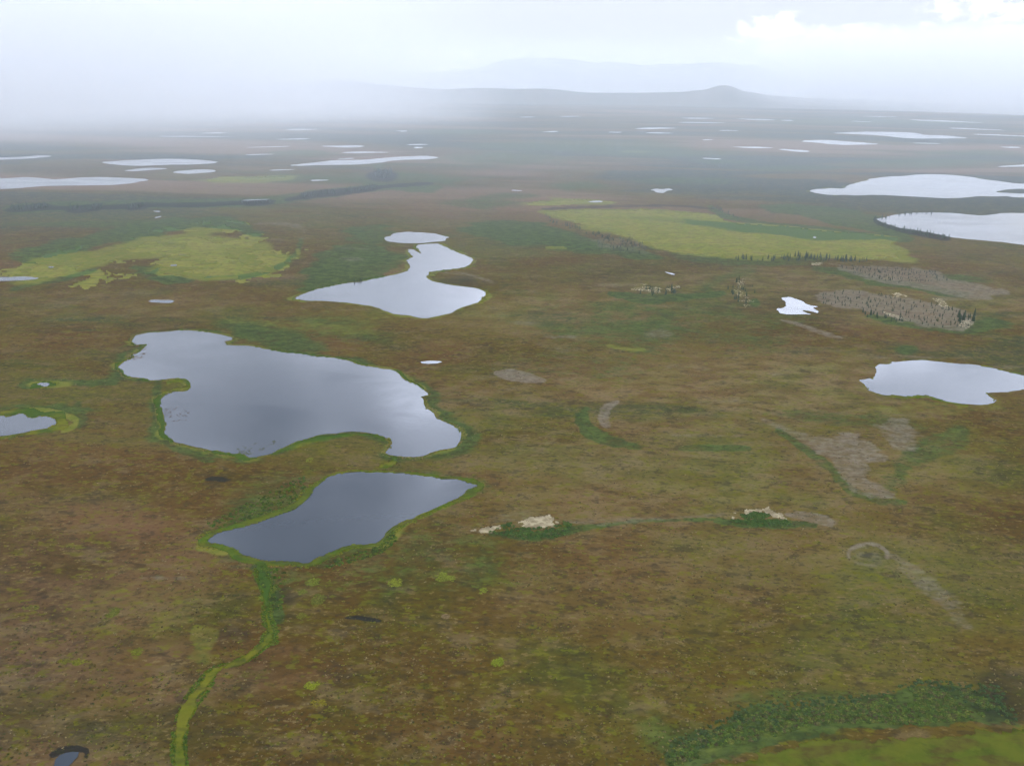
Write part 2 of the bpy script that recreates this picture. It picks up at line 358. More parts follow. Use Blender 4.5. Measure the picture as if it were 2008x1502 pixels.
# ---- what grows where: albedo masks laid on the ground
MASK = {k: np.zeros(GX.shape) for k in ('m_green', 'm_fen', 'm_pale', 'm_dark', 'm_rust', 'm_straw')}
def mppx(py, px=1004):
    a = np.array(at(px, py)); b = np.array(at(px, py + 1)); return np.hypot(*(a - b)), np.hypot(*a) / FPX
def area(kind, pts, soft=6, k=1.0, rag=1.0):
    P = refine(refine(poly_at(pts), 0), 0); cy = float(np.mean([p[1] for p in pts])); v, h = mppx(cy)
    s = soft * (v * h) ** .5
    d = signed_dist(P, GX, GY, s * 3)
    d = d + (vnoise(GX, GY, s * 3.0, 97, 3) - .5) * s * 4.5 * rag
    MASK[kind][:] = np.maximum(MASK[kind], k * (1 - sstep(-s * .5, s, d)))
def blob(kind, cx, cy, rx, ry, k=1.0, rot=0.0, soft=.5):
    c = np.array(at(cx, cy)); cr, sr = math.cos(R(rot)), math.sin(R(rot))
    a = (np.array(at(cx + rx * cr, cy + rx * sr)) - c); b = (np.array(at(cx - ry * sr, cy + ry * cr)) - np.array(at(cx + ry * sr, cy - ry * cr))) / 2
    Mi = np.linalg.inv(np.stack([a, b], 1))
    x = GX - c[0]; y = GY - c[1]
    q = np.hypot(Mi[0, 0] * x + Mi[0, 1] * y, Mi[1, 0] * x + Mi[1, 1] * y)
    q = q + (vnoise(GX, GY, max(6, np.hypot(*b) * 1.2), 98, 3) - .5) * 1.1 * (q < 3)
    MASK[kind][:] = np.maximum(MASK[kind], k * (1 - sstep(1 - soft, 1 + soft, q)))
def strip(kind, pts, w, k=1.0, soft=3): area(kind, ribbon_px(pts, w), soft, k, .3 if soft < 4 else .6)

# greens: willow and dwarf birch
area('m_green', [(905,440),(960,432),(1050,438),(1100,450),(1160,470),(1230,490),(1300,505),(1240,510),(1150,495),(1020,480),(940,470)], 8, .9)
area('m_green', [(620,500),(700,480),(760,485),(800,505),(790,530),(740,545),(660,560),(600,570),(600,540)], 8, .85)
area('m_green', [(680,455),(740,440),(770,445),(760,465),(740,480),(690,475)], 6, .7)
area('m_green', [(20,495),(120,470),(220,450),(330,430),(440,425),(500,450),(520,470),(430,445),(350,452),(260,470),(180,490),(60,520)], 6, .85)
area('m_green', [(250,520),(300,525),(330,545),(400,548),(360,560),(290,550)], 5, .8)
strip('m_green', [(20,570),(60,558),(140,545),(190,530)], 10, .7)
strip('m_green', [(400,548),(470,545),(520,535),(560,520),(585,495),(590,470)], 9, .75)
strip('m_green', [(20,412),(100,405),(200,405),(290,402),(400,400),(520,396),(620,382),(700,373),(760,366),(850,372)], 16, .8, 6)
strip('m_green', [(730,330),(760,345),(830,350),(900,360)], 18, .75, 8)
blob('m_green', 540, 660, 95, 22, .85, 12); blob('m_green', 475, 655, 30, 12, .8)
blob('m_green', 1250, 640, 260, 55, .55); blob('m_green', 1500, 640, 160, 40, .4)
blob('m_green', 1130, 720, 120, 28, .35); blob('m_green', 650, 640, 120, 26, .4)
strip('m_green', [(1150,800),(1140,820),(1150,845),(1190,865),(1260,880)], [10,26,30,22,10], .8, 5)
strip('m_green', [(1330,880),(1400,878),(1470,880)], 12, .6)
strip('m_green', [(1520,840),(1580,880),(1630,920),(1660,960),(1720,985),(1780,985)], [10,16,16,18,16,10], .75, 4)
strip('m_green', [(1735,980),(1760,940),(1780,900),(1850,870),(1900,850)], [26,30,40,50,40], .55, 8)
blob('m_green', 1650, 820, 140, 14, .5, 4); blob('m_green', 1780, 685, 22, 10, .9)
strip('m_green', [(960,1048),(1040,1055),(1100,1045),(1170,1030),(1250,1022),(1400,1018)], [10,20,18,10,6,6], .75, 4)
strip('m_green', [(1400,1020),(1470,1028),(1545,1028),(1600,1030)], [10,14,18,8], .85, 4)
strip('m_green', [(1190,575),(1260,588),(1330,585),(1420,575)], [8,22,16,8], .85, 4)
blob('m_green', 1480, 592, 10, 9, .9)
strip('m_green', [(1380,575),(1400,555),(1440,540),(1480,520)], 14, .4, 8)
strip('m_green', [(1590,527),(1650,535),(1720,555),(1790,560),(1850,575),(1900,580)], [10,16,16,14,16,10], .8, 4)
strip('m_green', [(1700,618),(1760,630),(1830,645),(1900,648),(1960,640)], [10,18,14,14,12], .8, 5)
blob('m_green', 1930, 635, 50, 9, .8); blob('m_green', 1880, 548, 60, 9, .7, 4)
strip('m_green', [(1390,405),(1420,425),(1500,440),(1600,447),(1720,465),(1790,470)], [10,10,8,8,10,14], .85, 3)
area('m_green', [(1500,400),(1600,402),(1700,418),(1740,440),(1820,460),(1780,472),(1690,450),(1590,425),(1500,415)], 6, .85)
blob('m_green', 1430, 475, 220, 14, .0)
strip('m_green', [(1310,500),(1400,512),(1500,516),(1620,512)], 14, .6, 5)
blob('m_green', 840, 1100, 230, 60, .35); blob('m_green', 560, 980, 120, 60, .45, -25); blob('m_green', 560, 1130, 70, 22, .45)
strip('m_green', [(505,1105),(520,1140),(535,1180),(545,1230)], [26,30,28,24], .8, 5)
strip('m_green', [(230,748),(180,752),(120,750),(40,755)], [16,12,10,18], .85, 4); blob('m_green', 95, 802, 80, 9, .8)
strip('m_green', [(150,790),(160,820),(150,840)], 22, .6, 5)
strip('m_green', [(310,740),(308,770),(305,800),(310,830),(320,860),(360,885),(420,900)], 16, .75, 4)
area('m_green', [(1290,1502),(1330,1450),(1420,1420),(1460,1390),(1560,1385),(1720,1370),(1800,1345),(1900,1350),(1980,1400),(1980,1430),(1880,1415),(1800,1430),(1650,1425),(1560,1450),(1450,1475),(1380,1502)], 8, 1.0)
blob('m_green', 1560, 1365, 130, 14, .5, -3); blob('m_green', 1330, 1450, 90, 40, .5)
for x, y, rx, ry in ((1120,285,200,10),(960,310,160,12),(700,350,200,8),(1000,385,60,8),(1130,365,60,9),(1420,318,60,5),(1550,330,120,6),(250,440,180,8),(1800,320,160,8),(880,260,120,7),(1300,300,160,6),(1900,300,100,6),(600,300,80,5),(1700,240,280,6),(1350,355,100,8),(940,400,70,10)):
    blob('m_green', x, y, rx, ry, .65)
# fen tints on the ground itself
blob('m_fen', 95, 752, 45, 8, 1.0); strip('m_fen', [(50,805),(90,806),(120,812),(150,822),(148,835),(120,845)], 12, 1.0, 3); blob('m_fen', 475, 355, 70, 6, .9); blob('m_fen', 1250, 298, 40, 3, .6)
strip('m_fen', [(1070,487),(1110,489)], 6, .8, 2); strip('m_fen', [(1190,680),(1240,690),(1265,688)], 7, .6, 3)
blob('m_fen', 600, 640, 170, 10, .45, 4); blob('m_fen', 700, 620, 120, 16, .35); blob('m_fen', 1150, 870, 30, 9, .4)
blob('m_fen', 1850, 800, 110, 14, .5); blob('m_fen', 1700, 770, 160, 14, .3); blob('m_fen', 1900, 870, 90, 40, .3)
blob('m_fen', 1770, 655, 120, 14, .25); blob('m_fen', 250, 600, 60, 10, .2)
strip('m_fen', [(400,1240),(395,1270),(400,1310)], [50,46,30], .5, 10)
blob('m_fen', 250, 1180, 200, 90, .28); blob('m_fen', 1400, 1420, 250, 70, .3); blob('m_fen', 1100, 1330, 260, 110, .2)
strip('m_fen', [(583,490),(586,502)], 7, .9, 2)
# pale grey lichen heath
strip('m_pale', [(970,736),(1000,738),(1040,745),(1070,749)], [8,24,20,6], 1.0, 2)
strip('m_pale', [(1215,788),(1190,800),(1182,820),(1190,842)], [4,18,24,12], .85, 3)
strip('m_pale', [(1490,820),(1540,845),(1600,870),(1660,880)], [4,12,24,40], .55, 5)
area('m_pale', [(1590,860),(1680,848),(1700,870),(1740,890),(1700,920),(1690,935),(1740,960),(1745,978),(1700,980),(1660,960),(1640,915),(1600,890)], 6, .75)
area('m_pale', [(1720,825),(1775,822),(1800,860),(1795,880),(1750,880),(1730,850)], 6, .6)
strip('m_pale', [(1540,1008),(1580,1012),(1620,1022),(1640,1030)], [6,20,20,6], .75, 4)
strip('m_pale', [(1750,1090),(1800,1130),(1860,1180),(1900,1230)], [6,30,36,10], .4, 8)
strip('m_pale', [(1530,627),(1570,638),(1620,655),(1650,662)], [4,8,10,3], .75, 3)
area('m_pale', [(1600,575),(1660,570),(1720,575),(1800,590),(1860,600),(1910,625),(1905,642),(1870,648),(1800,640),(1740,622),(1680,608),(1610,598)], 5, .85)
area('m_pale', [(1620,520),(1740,525),(1850,535),(1860,550),(1960,565),(1985,580),(1900,590),(1850,575),(1760,560),(1680,545)], 5, .75)
area('m_pale', [(1160,470),(1240,472),(1290,495),(1240,500),(1165,488)], 5, .4)
strip('m_pale', [(1110,1020),(1180,1025),(1290,1018),(1420,1008)], [12,12,6,6], .5, 4)
strip('m_pale', [(930,1035),(990,1020),(1110,1015)], [20,26,24], .25, 5)
strip('m_pale', [(500,440),(560,438),(600,455),(590,470)], [5,8,8,4], .5, 4); strip('m_pale', [(845,535),(910,535),(970,555)], [4,5,5], .5, 2)
for x, y, rx, ry, k in ((1030,635,30,5,.5),(1100,664,40,4,.6),(1290,655,28,8,.5),(1330,720,60,6,.35),(1190,560,60,4,.4),(1420,790,60,4,.4),(1370,855,90,4,.35),(1180,900,60,10,.3),(1110,690,40,5,.35),(700,490,30,3,.5),(690,510,30,4,.4),(1525,735,20,3,.5),(1050,880,60,20,.2),(330,1135,50,4,.5),(860,700,40,4,.3),(1880,585,70,5,.4),(1960,720,90,5,.4),(1770,700,120,4,.3),(350,500,20,2,.6)):
    blob('m_pale', x, y, rx, ry, k)
ring = [(1702 + 39 * math.cos(a_ * .35), 1088 + (21 + 2 * math.sin(a_)) * math.sin(a_ * .35)) for a_ in range(8, 20)]; strip('m_pale', ring, 6, .8, 3.5); strip('m_pale', [(1702 + 38 * math.cos(a_ * .35), 1089 + 21 * math.sin(a_ * .35)) for a_ in range(1, 8)], 6, .3, 3.5)
# dark wet hollows, then dark bands painted under the spruce woods
blob('m_dark', 430, 940, 26, 6, .9); strip('m_dark', [(676,1216),(700,1215),(722,1219),(748,1222)], [3,8,9,4], 1.0, 2)
strip('m_dark', [(98,1482),(120,1470),(150,1466),(172,1472),(168,1485)], [10,14,12,12,8], 1.0, 2)
blob('m_dark', 1702, 1088, 14, 7, .5); blob('m_green', 1704, 1086, 34, 17, .2); blob('m_pale', 1704, 1088, 36, 18, .4); blob('m_dark', 460, 1255, 45, 26, .45); blob('m_dark', 520, 1310, 60, 30, .35); blob('m_dark', 60, 1330, 70, 30, .3)
blob('m_dark', 900, 552, 60, 14, .45); strip('m_dark', [(1210,640),(1240,620),(1280,615),(1320,622),(1340,640)], 6, .33, 4)
blob('m_dark', 1080, 625, 70, 14, .35); blob('m_dark', 120, 620, 80, 10, .25); blob('m_dark', 330, 640, 130, 10, .25); blob('m_dark', 1960, 1370, 60, 60, .55)
blob('m_dark', 560, 1170, 22, 24, .5); blob('m_dark', 1870, 450, 120, 8, .2); blob('m_dark', 1900, 500, 90, 14, .3)
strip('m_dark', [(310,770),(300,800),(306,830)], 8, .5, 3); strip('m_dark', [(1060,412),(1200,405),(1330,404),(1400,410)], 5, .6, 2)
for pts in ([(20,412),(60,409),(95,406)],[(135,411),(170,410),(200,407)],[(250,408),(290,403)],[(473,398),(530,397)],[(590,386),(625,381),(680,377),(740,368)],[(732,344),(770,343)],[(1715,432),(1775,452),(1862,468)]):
    strip('m_dark', pts, 13, 1.0, 3)  # dark underlay painted beneath the spruce stands to deepen them
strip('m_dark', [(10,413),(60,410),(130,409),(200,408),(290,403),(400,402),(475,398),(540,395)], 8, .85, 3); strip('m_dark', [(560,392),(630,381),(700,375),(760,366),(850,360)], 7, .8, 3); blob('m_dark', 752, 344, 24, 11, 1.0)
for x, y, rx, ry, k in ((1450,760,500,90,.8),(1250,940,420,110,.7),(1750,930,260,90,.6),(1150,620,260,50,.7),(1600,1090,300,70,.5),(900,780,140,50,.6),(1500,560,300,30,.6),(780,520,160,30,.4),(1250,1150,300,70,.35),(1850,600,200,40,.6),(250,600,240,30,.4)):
    blob('m_straw', x, y, rx, ry, k)  # straw tone painted in to lift the middle ground's brightness
# rusty brown heath
for x, y, rx, ry, k in ((200,870,260,60,.5),(120,1050,160,60,.3),(640,680,70,18,.7),(860,690,60,20,.5),(1000,960,200,60,.35),(900,1450,120,40,.4),(1250,1100,200,50,.4),(100,440,150,16,.5),(150,670,200,30,.35),(420,1000,160,50,.3),(1250,400,160,12,.4),(1650,350,200,16,.3),(1050,400,80,10,.4),(350,590,140,14,.25),(930,940,80,20,.5),(1200,760,220,40,.3),(1360,700,200,40,.25)):
    blob('m_rust', x, y, rx, ry, k)
# meadows proper are objects; their own green seams use m_green
MEADOWS = [
 ([(1055,415),(1110,411),(1200,410),(1320,412),(1390,418),(1420,430),(1450,438),(1560,445),(1700,458),(1775,467),(1760,478),(1775,490),(1778,510),(1700,512),(1600,508),(1490,505),(1400,505),(1330,500),(1280,488),(1230,470),(1160,452),(1110,435)], "large yellow green sedge meadow with curved edge beyond the S-shaped lake"),
 ([(30,525),(60,505),(130,500),(190,495),(215,480),(290,470),(350,455),(385,440),(400,438),(440,450),(440,462),(490,470),(510,490),(540,505),(560,512),(530,535),(480,543),(400,548),(330,545),(290,532),(300,520),(330,508),(300,504),(240,508),(200,525),(150,540),(60,555),(25,548)], "patchy yellow green sedge meadow on the left, north of the largest lake"),
 ([(1015,400),(1060,394),(1120,390),(1180,392),(1215,398),(1140,400),(1110,406),(1060,407),(1030,406)], "thin strip of yellow sedge just behind the large meadow's west end"),
 ([(1310,1490),(1340,1468),(1420,1462),(1500,1450),(1570,1428),(1640,1422),(1720,1425),(1790,1432),(1860,1420),(1900,1410),(1990,1415),(2120,1420),(2150,1600),(1200,1600)], "lush green sedge meadow at the bottom right corner below the willows"),
 ([(400,352),(430,345),(500,346),(590,345),(560,350),(500,357),(420,358)], "small pale meadow with a white pool right of the long left edge lake"),
]
meadow_d = []
area('m_fen', MEADOWS[3][0], 10, .22, .8)
for k_ in (0, 1, 1, 2, 4): area('m_fen', MEADOWS[k_][0], 9 if k_ != 1 else 14, .95 if k_ != 1 else .85, .8)
for pts, _ in MEADOWS:
    P = refine(poly_at(pts), 2, .06, 50 + len(meadow_d)); meadow_d.append(signed_dist(P, GX, GY, 60))
for i_, w_, g_, f_ in ((0, 9, .8, .75), (1, 9, .45, 1.0), (2, 11, .25, .8), (8, 14, .8, .9), (9, 12, .7, .9), (4, 7, .2, .4), (6, 18, .0, .7), (5, 5, .1, .3)):
    d_ = near_lake[i_]; nv_ = vnoise(GX, GY, 45, 130 + i_, 4); nu_ = vnoise(GX, GY, 28, 150 + i_, 4)
    MASK['m_green'][:] = np.maximum(MASK['m_green'], g_ * (1 - sstep(w_ * .5, w_ * 2.2, d_ + (nv_ - .45) * w_ * 4)) * (d_ > 0))
    MASK['m_fen'][:] = np.maximum(MASK['m_fen'], f_ * (1 - sstep(w_ * .15, w_ * .8, d_ + (nu_ - .5) * w_ * 2.5)) * (d_ > 0))
# green seams inside the big meadow
strip('m_green', [(1330,430),(1420,445),(1520,452),(1620,462),(1720,466)], [6,16,16,22,14], .75, 8)
strip('m_green', [(1230,428),(1300,430),(1360,440)], [4,8,10], .4, 6)
blob('m_green', 1900, 1440, 120, 30, .0)

# ------------------------------------------------------------------ materials
def new_mat(name):
    mt = bpy.data.materials.new(name); mt.use_nodes = True; t = mt.node_tree; t.nodes.clear()
    out = N(t, 'ShaderNodeOutputMaterial'); bs = N(t, 'ShaderNodeBsdfPrincipled'); t.links.new(bs.outputs[0], out.inputs['Surface'])
    bs.inputs['Roughness'].default_value = 1.0
    bs.inputs['Specular IOR Level'].default_value = 0.0
    return mt, t, bs
def attr(t, name, vec=False):
    n = N(t, 'ShaderNodeAttribute', attribute_name=name); return n.outputs['Vector' if vec else 'Fac']

def ground_material():
    mt, t, bs = new_mat('tundra')
    g = N(t, 'ShaderNodeNewGeometry'); p = g.outputs['Position']
    pr = mapping(t, p, rot=(0, 0, R(12)), scale=(1, 1.5, 1))
    nh = noise(t, p, 1 / 2600, 4, .6); nb = noise(t, mapping(t, p, loc=(900, 400, 0)), 1 / 520, 5, .6, .3)
    nm = noise(t, mapping(t, p, loc=(50, 700, 0)), 1 / 95, 5, .62, .4)
    nm2 = noise(t, mapping(t, pr, loc=(150, 20, 0)), 1 / 42, 5, .65, .3)
    ns = noise(t, pr, 1 / 19, 4, .6, .2); ns2 = noise(t, mapping(t, pr, loc=(333, 77, 5)), 1 / 13, 4, .6, .2)
    nt = noise(t, mapping(t, pr, loc=(13, 5, 9)), 1 / 4.6, 3, .6); nt2 = noise(t, mapping(t, pr, loc=(7, 55, 3)), 1 / 7.0, 2, .5)
    c = mixc(t, maprange(t, nm, .40, .60), (.066, .036, .0066), (.062, .044, .0056))
    c = mixc(t, mathn(t, 'MULTIPLY', maprange(t, nb, .50, .64), .42), c, (.096, .074, .010))
    c = mixc(t, mathn(t, 'MULTIPLY', maprange(t, nh, .50, .60), .45), c, (.090, .050, .024))
    c = mixc(t, mathn(t, 'MULTIPLY', maprange(t, nm, .55, .66), .55), c, (.032, .042, .007))
    c = mixc(t, mathn(t, 'MULTIPLY', maprange(t, nb, .46, .36), .5), c, (.030, .026, .009))
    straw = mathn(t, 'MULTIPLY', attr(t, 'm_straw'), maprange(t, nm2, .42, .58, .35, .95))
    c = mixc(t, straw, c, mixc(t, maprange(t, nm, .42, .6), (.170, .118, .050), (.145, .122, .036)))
    rust = mathn(t, 'MULTIPLY', attr(t, 'm_rust'), maprange(t, nm, .4, .6, .4, 1))
    c = mixc(t, rust, c, (.115, .056, .022))
    # long drifts of shrub and dry heath, a few hundred metres across
    nf = noise(t, mapping(t, p, loc=(40, 90, 0), rot=(0, 0, R(-6)), scale=(.42, 1, 1)), 1 / 330, 6, .66, .5)
    nf2 = noise(t, mapping(t, p, loc=(4000, 900, 0), rot=(0, 0, R(5)), scale=(.5, 1, 1)), 1 / 520, 6, .66, .5)
    c = mixc(t, mathn(t, 'MULTIPLY', maprange(t, nf, .53, .62), .62), c, (.024, .044, .014))
    c = mixc(t, mathn(t, 'MULTIPLY', maprange(t, nf2, .54, .63), .55), c, (.150, .080, .042))
    c = mixc(t, mathn(t, 'MULTIPLY', maprange(t, nf2, .46, .38), .40), c, (.085, .088, .020))
    ng = noise(t, mapping(t, p, loc=(7000, 100, 0), scale=(.35, 1, 1)), 1 / 900, 3, .55, .4)
    dist = N(t, 'ShaderNodeVectorMath', operation='LENGTH'); t.links.new(p, dist.inputs[0])
    broad = maprange(t, dist.outputs['Value'], 1400, 3500)   # far drifts only: bluish distance tone and streak contrast painted into the colour
    c = mixc(t, mathn(t, 'MULTIPLY', mathn(t, 'MULTIPLY', maprange(t, ng, .50, .55), broad), .9), c, (.006, .026, .024))
    c = mixc(t, mathn(t, 'MULTIPLY', mathn(t, 'MULTIPLY', maprange(t, ng, .47, .40), broad), .70), c, (.190, .110, .075))
    # pale grass and lichen tufts, yellow moss
    c = mixc(t, mathn(t, 'MULTIPLY', maprange(t, nm2, .54, .66), .45), c, (.130, .094, .044))
    c = mixc(t, mathn(t, 'MULTIPLY', maprange(t, ns, .53, .66), .50), c, (.120, .080, .028))
    c = mixc(t, mathn(t, 'MULTIPLY', maprange(t, ns2, .54, .68), .60), c, (.086, .080, .004))
    c = mixc(t, mathn(t, 'MULTIPLY', maprange(t, ns2, .46, .36), .45), c, (.022, .020, .010))
    gate = maprange(t, nm2, .40, .58, .25, 1.0)
    c = mixc(t, mathn(t, 'MULTIPLY', mathn(t, 'MULTIPLY', maprange(t, nt, .58, .66), .72), gate), c, (.150, .106, .038))
    c = mixc(t, mathn(t, 'MULTIPLY', maprange(t, nt2, .60, .68), .60), c, (.100, .098, .005))
    c = mixc(t, mathn(t, 'MULTIPLY', maprange(t, nt, .46, .34), .42), c, (.018, .013, .007))
    def ragged(a, amt, lo=.30, hi=.62):
        r = mathn(t, 'ADD', a, mathn(t, 'MULTIPLY', mathn(t, 'SUBTRACT', mathn(t, 'MULTIPLY', mathn(t, 'ADD', ns, nt2), .5), .5), amt))
        r = mathn(t, 'ADD', r, mathn(t, 'MULTIPLY', mathn(t, 'SUBTRACT', nm, .5), amt * .7))
        return mathn(t, 'MULTIPLY', maprange(t, r, lo, hi), maprange(t, a, 0.0, .12))
    green = mixc(t, maprange(t, ns, .38, .62), (.026, .046, .012), (.056, .086, .018))
    green = mixc(t, mathn(t, 'MULTIPLY', maprange(t, nt, .52, .35), .6), green, (.012, .020, .008))
    c = mixc(t, mathn(t, 'MULTIPLY', ragged(attr(t, 'm_green'), 1.5, .08, .85), .85), c, green)
    fen = mixc(t, maprange(t, ns2, .38, .65), (.105, .122, .014), (.150, .140, .024))
    c = mixc(t, mathn(t, 'MULTIPLY', ragged(attr(t, 'm_fen'), .9, .2, .9), .85), c, fen)
    pale = mixc(t, maprange(t, nt2, .30, .70), (.125, .098, .064), (.165, .135, .095))
    pale = mixc(t, mathn(t, 'MULTIPLY', maprange(t, nt, .48, .36), .35), pale, (.026, .028, .018))
    c = mixc(t, mathn(t, 'MULTIPLY', ragged(attr(t, 'm_pale'), 1.5, .15, .95), .75), c, pale)
    c = mixc(t, mathn(t, 'MULTIPLY', ragged(attr(t, 'm_dark'), .6, .15, .8), .88), c, (.013, .014, .012))
    t.links.new(c, bs.inputs['Base Color'])
    bp = N(t, 'ShaderNodeBump'); bp.inputs['Strength'].default_value = .8; bp.inputs['Distance'].default_value = 1.2
    hsum = mathn(t, 'ADD', nt, mathn(t, 'MULTIPLY', ns, 1.5)); t.links.new(hsum, bp.inputs['Height']); t.links.new(bp.outputs[0], bs.inputs['Normal'])
    return mt
def sedge_material(name, a, b, dark, seam=(.06, .13, .035)):
    mt, t, bs = new_mat(name)
    g = N(t, 'ShaderNodeNewGeometry'); p = g.outputs['Position']
    n1 = noise(t, p, 1 / 60, 4, .6, .4); n2 = noise(t, mapping(t, p, loc=(9, 4, 1)), 1 / 6, 4, .6); n3 = noise(t, mapping(t, p, scale=(1, 2.6, 1), rot=(0, 0, R(10))), 1 / 22, 4, .6)
    c = mixc(t, maprange(t, n1, .42, .58), a, b)
    n4 = noise(t, mapping(t, p, loc=(70, 30, 0)), 1 / 13, 5, .65, .3)
    c = mixc(t, mathn(t, 'MULTIPLY', maprange(t, n4, .52, .64), .7), c, tuple(v * .62 for v in a))
    c = mixc(t, mathn(t, 'MULTIPLY', maprange(t, n3, .46, .62), .75), c, dark)
    c = mixc(t, mathn(t, 'MULTIPLY', maprange(t, n2, .35, .65), .35), c, tuple(min(1, v * 1.35) for v in b))
    gm = maprange(t, mathn(t, 'ADD', attr(t, 'm_green'), mathn(t, 'MULTIPLY', mathn(t, 'SUBTRACT', n1, .5), .8)), .15, .8)
    c = mixc(t, mathn(t, 'MULTIPLY', gm, .8), c, seam)
    t.links.new(c, bs.inputs['Base Color'])
    bp = N(t, 'ShaderNodeBump'); bp.inputs['Strength'].default_value = .5; bp.inputs['Distance'].default_value = .5
    t.links.new(n2, bp.inputs['Height']); t.links.new(bp.outputs[0], bs.inputs['Normal'])
    return mt
def leaf_material(name, rough=.8):
    """colour comes from a per-clump attribute (each plant has its own tint)"""
    mt, t, bs = new_mat(name); bs.inputs['Roughness'].default_value = rough
    g = N(t, 'ShaderNodeNewGeometry')
    n = noise(t, g.outputs['Position'], 1.1, 2, .5)
    comb = N(t, 'ShaderNodeCombineXYZ'); s = maprange(t, n, .3, .7, .75, 1.25)
    for i in range(3): t.links.new(s, comb.inputs[i])
    c = mixc(t, 1.0, attr(t, 'tint', True), comb.outputs[0], 'MULTIPLY')
    t.links.new(c, bs.inputs['Base Color']); return mt
def plain_material(name, a, b, scale, rough=.95):
    mt, t, bs = new_mat(name); bs.inputs['Roughness'].default_value = rough
    g = N(t, 'ShaderNodeNewGeometry')
    c = mixc(t, maprange(t, noise(t, g.outputs['Position'], scale, 4, .6), .35, .65), a, b); t.links.new(c, bs.inputs['Base Color']); return mt
def water_material():
    mt, t, bs = new_mat('lake_water')
    g = N(t, 'ShaderNodeNewGeometry'); p = g.outputs['Position']
    n1 = noise(t, mapping(t, p, rot=(0, 0, R(25)), scale=(1, 1.8, 1)), 1 / 140, 4, .55, .6)
    bs.inputs['Base Color'].default_value = (.020, .028, .036, 1)
    bs.inputs['IOR'].default_value = 1.333; bs.inputs['Specular IOR Level'].default_value = .5
    t.links.new(maprange(t, n1, .35, .65, .03, .16), bs.inputs['Roughness'])
    bp = N(t, 'ShaderNodeBump'); bp.inputs['Strength'].default_value = .10; bp.inputs['Distance'].default_value = .25
    t.links.new(noise(t, p, 1 / 5, 3, .6), bp.inputs['Height']); t.links.new(bp.outputs[0], bs.inputs['Normal'])
    return mt
M_GROUND = ground_material(); M_WATER = water_material()
M_SEDGE = sedge_material('sedge', (.110, .128, .014), (.155, .145, .024), (.085, .062, .022), (.030, .070, .018))
M_SHORE = sedge_material('shore_sedge', (.046, .080, .006), (.100, .098, .008), (.050, .045, .012), (.028, .062, .008))
M_LUSH = sedge_material('lush_sedge', (.056, .076, .006), (.074, .080, .008), (.055, .036, .010), (.030, .055, .008))
M_LEAF = leaf_material('leaves'); M_LICHEN = plain_material('lichen', (.17, .135, .075), (.33, .275, .165), .16); M_BARK = plain_material('bark', (.05, .04, .032), (.10, .085, .07), 2.0)
M_NEEDLE = plain_material('spruce_needles', (.014, .026, .014), (.034, .052, .024), 1.2)

# ------------------------------------------------------------------ ground object
GV = np.stack([GX, GY, GZ], 1)
i0 = (np.arange(nr - 1)[:, None] * na + np.arange(na)[None, :]); i1 = (np.arange(nr - 1)[:, None] * na + (np.arange(na)[None, :] + 1) % na)
quads = np.stack([i0, i1, i1 + na, i0 + na], -1).reshape(-1, 4)[:, ::-1]
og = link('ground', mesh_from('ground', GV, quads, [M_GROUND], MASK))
tag(og, "rolling brown and olive tundra stretching to the hazy hills", "ground", kind='structure')
qx = GX[quads].mean(1); qy = GY[quads].mean(1)

def sheet(name, mask_v, dz, mat, label, cat, group=None, taper=None):
    """a low mat of plants lying on the ground: the ground's own relief, lifted, with a skirt round the edge"""
    sel = quads[np.nonzero(mask_v[quads].mean(1) > .5)[0]]
    if len(sel) == 0: return None
    used, inv = np.unique(sel, return_inverse=True); F = inv.reshape(sel.shape)
    V = GV[used].copy(); V[:, 2] = np.maximum(V[:, 2], -.05) + dz + (vnoise(V[:, 0], V[:, 1], 4, 21, 2) - .5) * dz * .8
    E = np.concatenate([F[:, [0, 1]], F[:, [1, 2]], F[:, [2, 3]], F[:, [3, 0]]])
    key = np.sort(E, 1); code = key[:, 0].astype(np.int64) * len(V) + key[:, 1]
    u, idx, cnt = np.unique(code, return_index=True, return_counts=True)
    be = E[idx[cnt == 1]]
    bot = V.copy(); bot[:, 2] -= dz * 1.6 + .1
    n = len(V)
    skirt = np.stack([be[:, 1], be[:, 0], be[:, 0] + n, be[:, 1] + n], 1)
    VV = np.concatenate([V, bot]); FF = np.concatenate([F, skirt])
    o = link(name, mesh_from(name, VV, FF, [mat], {'m_green': np.tile(MASK['m_green'][used], 2)}))
    return tag(o, label, cat, group, 'stuff')

for k, (pts, lab) in enumerate(MEADOWS):
    rg = (vnoise(GX, GY, 25, 31 + k, 3) - .5) * (26, 70, 30, 6, 40)[k] + (vnoise(GX, GY, 110, 71 + k, 3) - .5) * (20, 150, 40, 8, 60)[k]
    rg = rg + (vnoise(GX, GY, 7, 91 + k, 2) - .5) * (20, 80, 14, 6, 20)[k] + (vnoise(GX, GY, 3.5, 95 + k, 2) - .5) * (14, 50, 10, 5, 10)[k]
    if k == 1: rg = rg + np.clip(.5 - vnoise(GX, GY, 60, 17, 3), -.1, .3) * 700 + 22
    else: rg = rg + 9
    sheet('sedge_meadow', ((meadow_d[k] + rg < 0) & (dl > 0)).astype(float), .22, M_LUSH if k == 3 else M_SEDGE, lab, 'meadow')

